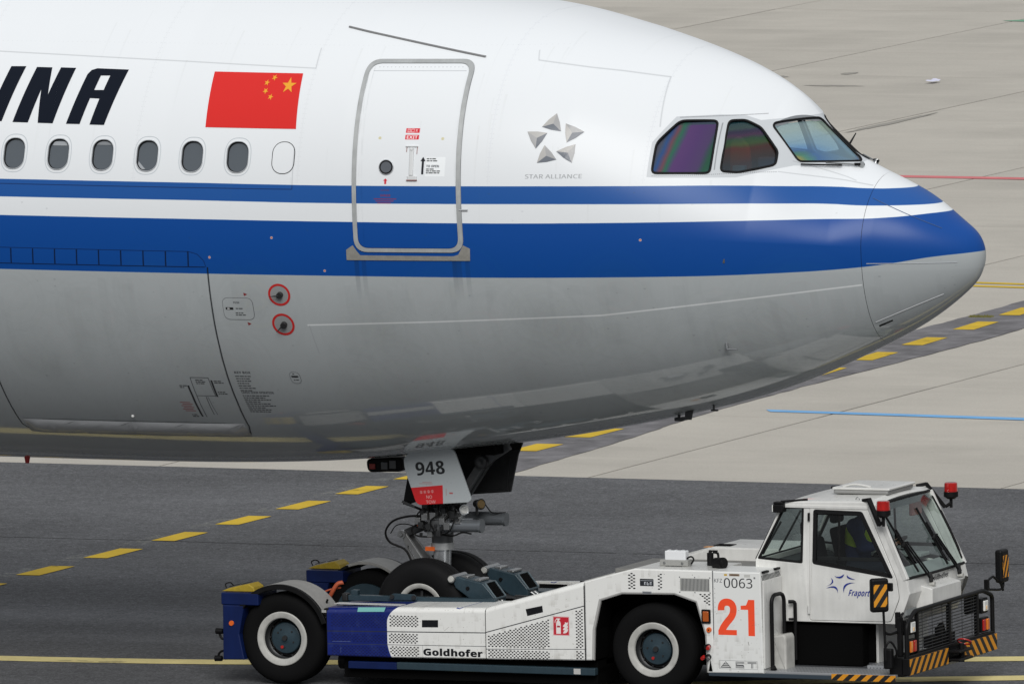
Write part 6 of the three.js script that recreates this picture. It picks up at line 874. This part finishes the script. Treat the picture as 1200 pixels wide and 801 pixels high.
  for (const s of [1, -1]) {
    const zc = s > 0 ? 1.075 : -0.98;
    const hl = group('headlight', tug); part('housing', [B(gx - 0.10, gx - 0.005, 0.735, 0.90, zc - 0.085, zc + 0.085, 0.015)], M.black, hl); part('lens', [B(gx - 0.01, gx + 0.012, 0.76, 0.875, zc - 0.056, zc + 0.056, 0.02)], M.lampGlass, hl); part('reflector', B(gx - 0.004, gx + 0.016, 0.775, 0.82, zc - 0.022, zc + 0.022, 0.008), mat([0.9, 0.62, 0.35], 0.2), hl);
    const tl = group('tail_light', tug); part('housing', [B(gx - 0.06, gx - 0.008, 0.53, 0.69, zc - 0.10, zc + 0.10, 0.01)], M.black, tl); const a = s > 0 ? 0.05 : -0.05; part('amber_lens', [B(gx - 0.01, gx + 0.012, 0.55, 0.672, zc + a - 0.032, zc + a + 0.032, 0.008)], M.amber, tl); part('red_lens', [B(gx - 0.01, gx + 0.012, 0.55, 0.672, zc - a - 0.032, zc - a + 0.032, 0.008)], M.red, tl);
  }
  part('corner_block', [B(5.86, 6.04, 0.30, 0.52, 0.84, 1.28, 0.02), B(5.95, 6.0, 0.52, 0.94, 1.19, 1.26, 0.01)], M.black, tug);
  part('relay_box', [B(5.95, 6.03, 0.76, 0.96, -0.72, -0.62, 0.01)], M.black, tug);
  // mirrors with hazard stripes on their backs
  for (const s of [1, -1]) {
    const mr = group('mirror', tug), zc = s > 0 ? 1.52 : -1.55, x0 = s > 0 ? 5.86 : 6.02, y0 = s > 0 ? 1.025 : 1.005;
    const rot = (g) => norm(g).translate(-x0, 0, -zc).rotateY(s > 0 ? -0.85 : -0.02).translate(x0, 0, zc);
    part('shell', [rot(B(x0 - 0.04, x0 + 0.05, y0, y0 + 0.365, zc - 0.10, zc + 0.10, 0.03))], M.black, mr);
    part('hazard_stripe', [rot(B(x0 + 0.05, x0 + 0.054, y0 + 0.06, y0 + 0.30, zc - 0.075, zc + 0.075, 0.001))], hzM(s > 0 ? hzA : hzB, 6, 6.2), mr);
    if (s > 0) part('bracket', [rod([5.92, 0.5, 1.5], [5.90, 1.06, 1.5], 0.014), bent([[5.95, 0.78, 1.22], [5.95, 0.78, 1.46], [5.92, 0.80, 1.5]], 0.016), bent([[6.0, 0.78, 1.22], [6.0, 0.96, 1.26], [6.0, 0.98, 1.20]], 0.014), bar([5.94, 0.82, 1.2], [5.94, 0.99, 1.2], 0.05, 0.05), B(5.90, 5.98, 1.24, 1.33, 1.40, 1.44, 0.01), pipe([[5.9, 0.62, 1.5], [5.95, 0.7, 1.45], [6.0, 0.6, 1.4], [5.97, 0.48, 1.36]], 0.012), B(5.86, 5.96, 0.40, 0.62, 1.36, 1.44, 0.02)], M.black, mr);
    else part('bracket', [bar([6.0, 0.96, -1.17], [6.0, 1.08, -1.17], 0.05, 0.05), bent([[6.0, 1.06, -1.17], [6.02, 1.1, -1.3], [6.03, 1.0, -1.5], [6.03, 0.92, -1.56]], 0.014, 0.02), bent([[6.0, 0.97, -1.17], [6.02, 0.93, -1.5], [6.03, 0.95, -1.57], [6.03, 1.03, -1.57]], 0.014)], M.black, mr);
  }
  // handrail and ladder beside the number box
  part('handrail', [bent([[4.47, 0.30, 1.2], [4.47, 1.13, 1.2], [4.50, 1.13, 0.93], [4.50, 0.30, 0.93]], 0.022, 0.10)], M.black, tug);
  part('ladder', [bent([[4.54, 1.03, 0.90], [4.60, 1.03, 0.86], [4.60, 0.40, 0.86]], 0.02, 0.03), rod([4.54, 0.84, 0.90], [4.60, 0.84, 0.86], 0.014), rod([4.54, 0.62, 0.90], [4.60, 0.62, 0.86], 0.014)], M.black, tug);
  part('fluid_tank', [P(rounded([[4.43, 0.32], [4.60, 0.31], [4.60, 0.66], [4.58, 0.70], [4.43, 0.68]], 0.02), 0.88, 1.13, { bevel: 0.02 })], mat([0.55, 0.55, 0.53], 0.5, 0, { map: scaled(grime, 2) }), tug); part('cap', rod([4.5, 0.32, 1.22], [4.5, 0.36, 1.26], 0.03, 0.03, 14), M.black, tug);
  part('partition', [B(4.42, 4.44, 0.35, 1.3, 0.84, 1.33, 0.003)], M.white, tug);
}

// ---------------------------------------------------------------- wheel chocks on the rear boxes
{
  const shape = [[-2.05, 0], [-1.645, 0], [-1.66, 0.05], [-1.72, 0.088], [-1.96, 0.036]];
  const make = (label, z, at) => {
    const t = thing('wheel_chock', label, 'wheel chock', at, 'yellow wheel chocks carried on the tug');
    part('wedge', P(shape.map(([x, y]) => [x + 1.85, y]), -0.13, 0.13, { bevel: 0.012 }), M.yellow, t); part('rope', pipe([[-0.15, 0.03, 0.10], [-0.165, 0.075, 0.09], [-0.13, 0.085, 0.04], [-0.10, 0.05, 0.02]], 0.007), M.hose, t); part('groove', [bar([-0.1, 0.052, -0.132], [-0.1, 0.052, 0.132], 0.012, 0.006), bar([0.05, 0.083, -0.132], [0.05, 0.083, 0.132], 0.012, 0.006)], M.black, t);
    return t;
  };
  make('yellow wheel chock on the near blue rear box of the tug', 1, [-1.85, 1.0035, 1.12]);
  make('yellow wheel chock on the far blue rear box of the tug', -1, [-1.85, 1.0035, -1.12]);
}
// ---------------------------------------------------------------- the driver
{
  const p = thing('person', 'person in blue jacket and yellow vest sitting in the cab of the tug', 'person', [4.80, 1.2, -0.28]);
  // joints relative to the seat; x forward, z to the near side
  const J = { hip: [0.06, 0.10, 0], waist: [0.05, 0.26, 0], chest: [0.10, 0.46, 0], neck: [0.15, 0.62, 0], sl: [0.11, 0.55, 0.19], sr: [0.11, 0.55, -0.19], el: [0.24, 0.33, 0.26], er: [0.24, 0.33, -0.26], wl: [0.40, 0.34, 0.16], wr: [0.40, 0.34, -0.16], kl: [0.46, 0.10, 0.12], kr: [0.46, 0.10, -0.12], al: [0.50, -0.30, 0.12], ar: [0.50, -0.30, -0.12], hl: [0.07, 0.08, 0.10], hr: [0.07, 0.08, -0.10], tl: [0.64, -0.34, 0.13], tr: [0.64, -0.34, -0.13], head: [0.20, 0.75, 0] };
  function field(bones, c, half, res, k = 0.03) {
    const mc = new MarchingCubes(res, M.black, false, false, 400000); mc.isolation = 0; const n = res, f = mc.field, vs = bones.map(([a, b, ra, rb]) => [V(...a), V(...b), ra, rb]);
    for (let z = 0; z < n; z++) for (let y = 0; y < n; y++) for (let x = 0; x < n; x++) {
      const q = V(((x - n / 2) / (n / 2)) * half + c[0], ((y - n / 2) / (n / 2)) * half + c[1], ((z - n / 2) / (n / 2)) * half + c[2]); let s = 0;
      for (const [a, b, ra, rb] of vs) { const ab = b.clone().sub(a), t = Math.min(1, Math.max(0, q.clone().sub(a).dot(ab) / ab.lengthSq())), d = q.distanceTo(a.clone().addScaledVector(ab, t)) - (ra + (rb - ra) * t); s += Math.exp(-d / k * 1.6); }
      f[z * n * n + y * n + x] = Math.log(Math.max(s, 1e-30)) * k / 1.6;
    }
    mc.update(); const g = new THREE.BufferGeometry(), m = mc.count ?? mc.geometry.drawRange.count;
    g.setAttribute('position', new THREE.BufferAttribute(mc.positionArray.slice(0, m * 3), 3)); g.setAttribute('normal', new THREE.BufferAttribute(mc.normalArray.slice(0, m * 3), 3));
    return g.scale(half, half, half).translate(...c);
  }
  const skinM = mat([0.42, 0.24, 0.17], 0.6), jacket = mat([0.012, 0.025, 0.085], 0.8), vest = mat([0.45, 0.62, 0.04], 0.7), trousers = mat([0.02, 0.025, 0.04], 0.85);
  const hand = (s) => { const w = s > 0 ? J.wl : J.wr, b = [[w, [w[0] + 0.07, w[1] + 0.02, w[2] - s * 0.01], 0.026, 0.03]]; for (let k = 0; k < 4; k++) { const z = w[2] - s * 0.01 + s * (0.028 - 0.018 * k), L = [0.03, 0.036, 0.034, 0.026][k]; b.push([[w[0] + 0.075, w[1] + 0.025, z], [w[0] + 0.085 + L, w[1] + 0.03, z], 0.010, 0.009], [[w[0] + 0.085 + L, w[1] + 0.03, z], [w[0] + 0.09 + L * 0.9, w[1] - 0.005, z], 0.009, 0.008]); } b.push([[w[0] + 0.03, w[1] + 0.01, w[2] - s * 0.03], [w[0] + 0.075, w[1] - 0.015, w[2] - s * 0.05], 0.012, 0.009]); return b; };
  const headBones = [[[0.19, 0.73, 0], [0.195, 0.80, 0], 0.075, 0.088], [[0.22, 0.70, 0], [0.245, 0.675, 0], 0.055, 0.04], [[0.275, 0.735, 0], [0.292, 0.715, 0], 0.012, 0.016], [[0.18, 0.735, 0.085], [0.18, 0.755, 0.09], 0.014, 0.016], [[0.18, 0.735, -0.085], [0.18, 0.755, -0.09], 0.014, 0.016], [[0.272, 0.69, -0.02], [0.272, 0.69, 0.02], 0.009, 0.009], [J.neck, [0.18, 0.70, 0], 0.055, 0.055]];
  const body = [[J.hip, J.waist, 0.13, 0.12], [J.waist, J.chest, 0.12, 0.13], [J.chest, J.neck, 0.12, 0.055], [J.sl, J.sr, 0.06, 0.06], [J.hl, J.kl, 0.085, 0.06], [J.hr, J.kr, 0.085, 0.06], [J.kl, J.al, 0.058, 0.04], [J.kr, J.ar, 0.058, 0.04], [J.al, J.tl, 0.04, 0.035], [J.ar, J.tr, 0.04, 0.035], [J.sl, J.el, 0.052, 0.042], [J.sr, J.er, 0.052, 0.042], [J.el, J.wl, 0.04, 0.028], [J.er, J.wr, 0.04, 0.028]];
  const bodyG = merge([field(body, [0.25, 0.2, 0], 0.64, 84), field(headBones, [0.20, 0.72, 0], 0.16, 64, 0.012), field(hand(1), [0.45, 0.34, 0.15], 0.12, 56, 0.006), field(hand(-1), [0.45, 0.34, -0.15], 0.12, 56, 0.006)]);
  const b = part('body', bodyG, skinM, p);
  part('jacket', [field([[J.hip, J.waist, 0.155, 0.145], [J.waist, J.chest, 0.145, 0.152], [J.chest, [0.135, 0.56, 0], 0.145, 0.09], [J.sl, J.sr, 0.078, 0.078], [J.sl, J.el, 0.072, 0.060], [J.sr, J.er, 0.072, 0.060], [J.el, J.wl, 0.058, 0.043], [J.er, J.wr, 0.058, 0.043]], [0.2, 0.32, 0], 0.46, 72)], jacket, p);
  const stripe = (a, bb) => pipe(a, bb, 30);
  part('vest', [field([[J.waist, J.chest, 0.152, 0.158], [J.chest, [0.13, 0.55, 0], 0.150, 0.10]], [0.1, 0.36, 0], 0.34, 60)], vest, p); void stripe; void b;
  part('trousers', [field([[J.hip, J.hl, 0.14, 0.11], [J.hip, J.hr, 0.14, 0.11], [J.hl, J.kl, 0.102, 0.078], [J.hr, J.kr, 0.102, 0.078], [J.kl, J.al, 0.076, 0.062], [J.kr, J.ar, 0.076, 0.062]], [0.3, -0.05, 0], 0.42, 64)], trousers, p);
  part('shoe', field([[J.al, J.tl, 0.052, 0.045]], [0.57, -0.32, 0.125], 0.16, 36), M.black, p); part('shoe', field([[J.ar, J.tr, 0.052, 0.045]], [0.57, -0.32, -0.125], 0.16, 36), M.black, p);
  part('hair', field([[[0.165, 0.775, 0], [0.175, 0.825, 0], 0.086, 0.082]], [0.17, 0.8, 0], 0.15, 48), mat([0.025, 0.018, 0.012], 0.7), p);
  for (const z of [0.03, -0.03]) part('eye', new THREE.SphereGeometry(0.0085, 12, 8).translate(0.272, 0.757, z), mat([0.5, 0.5, 0.5], 0.2), p);
}

renderer.render(scene, camera);
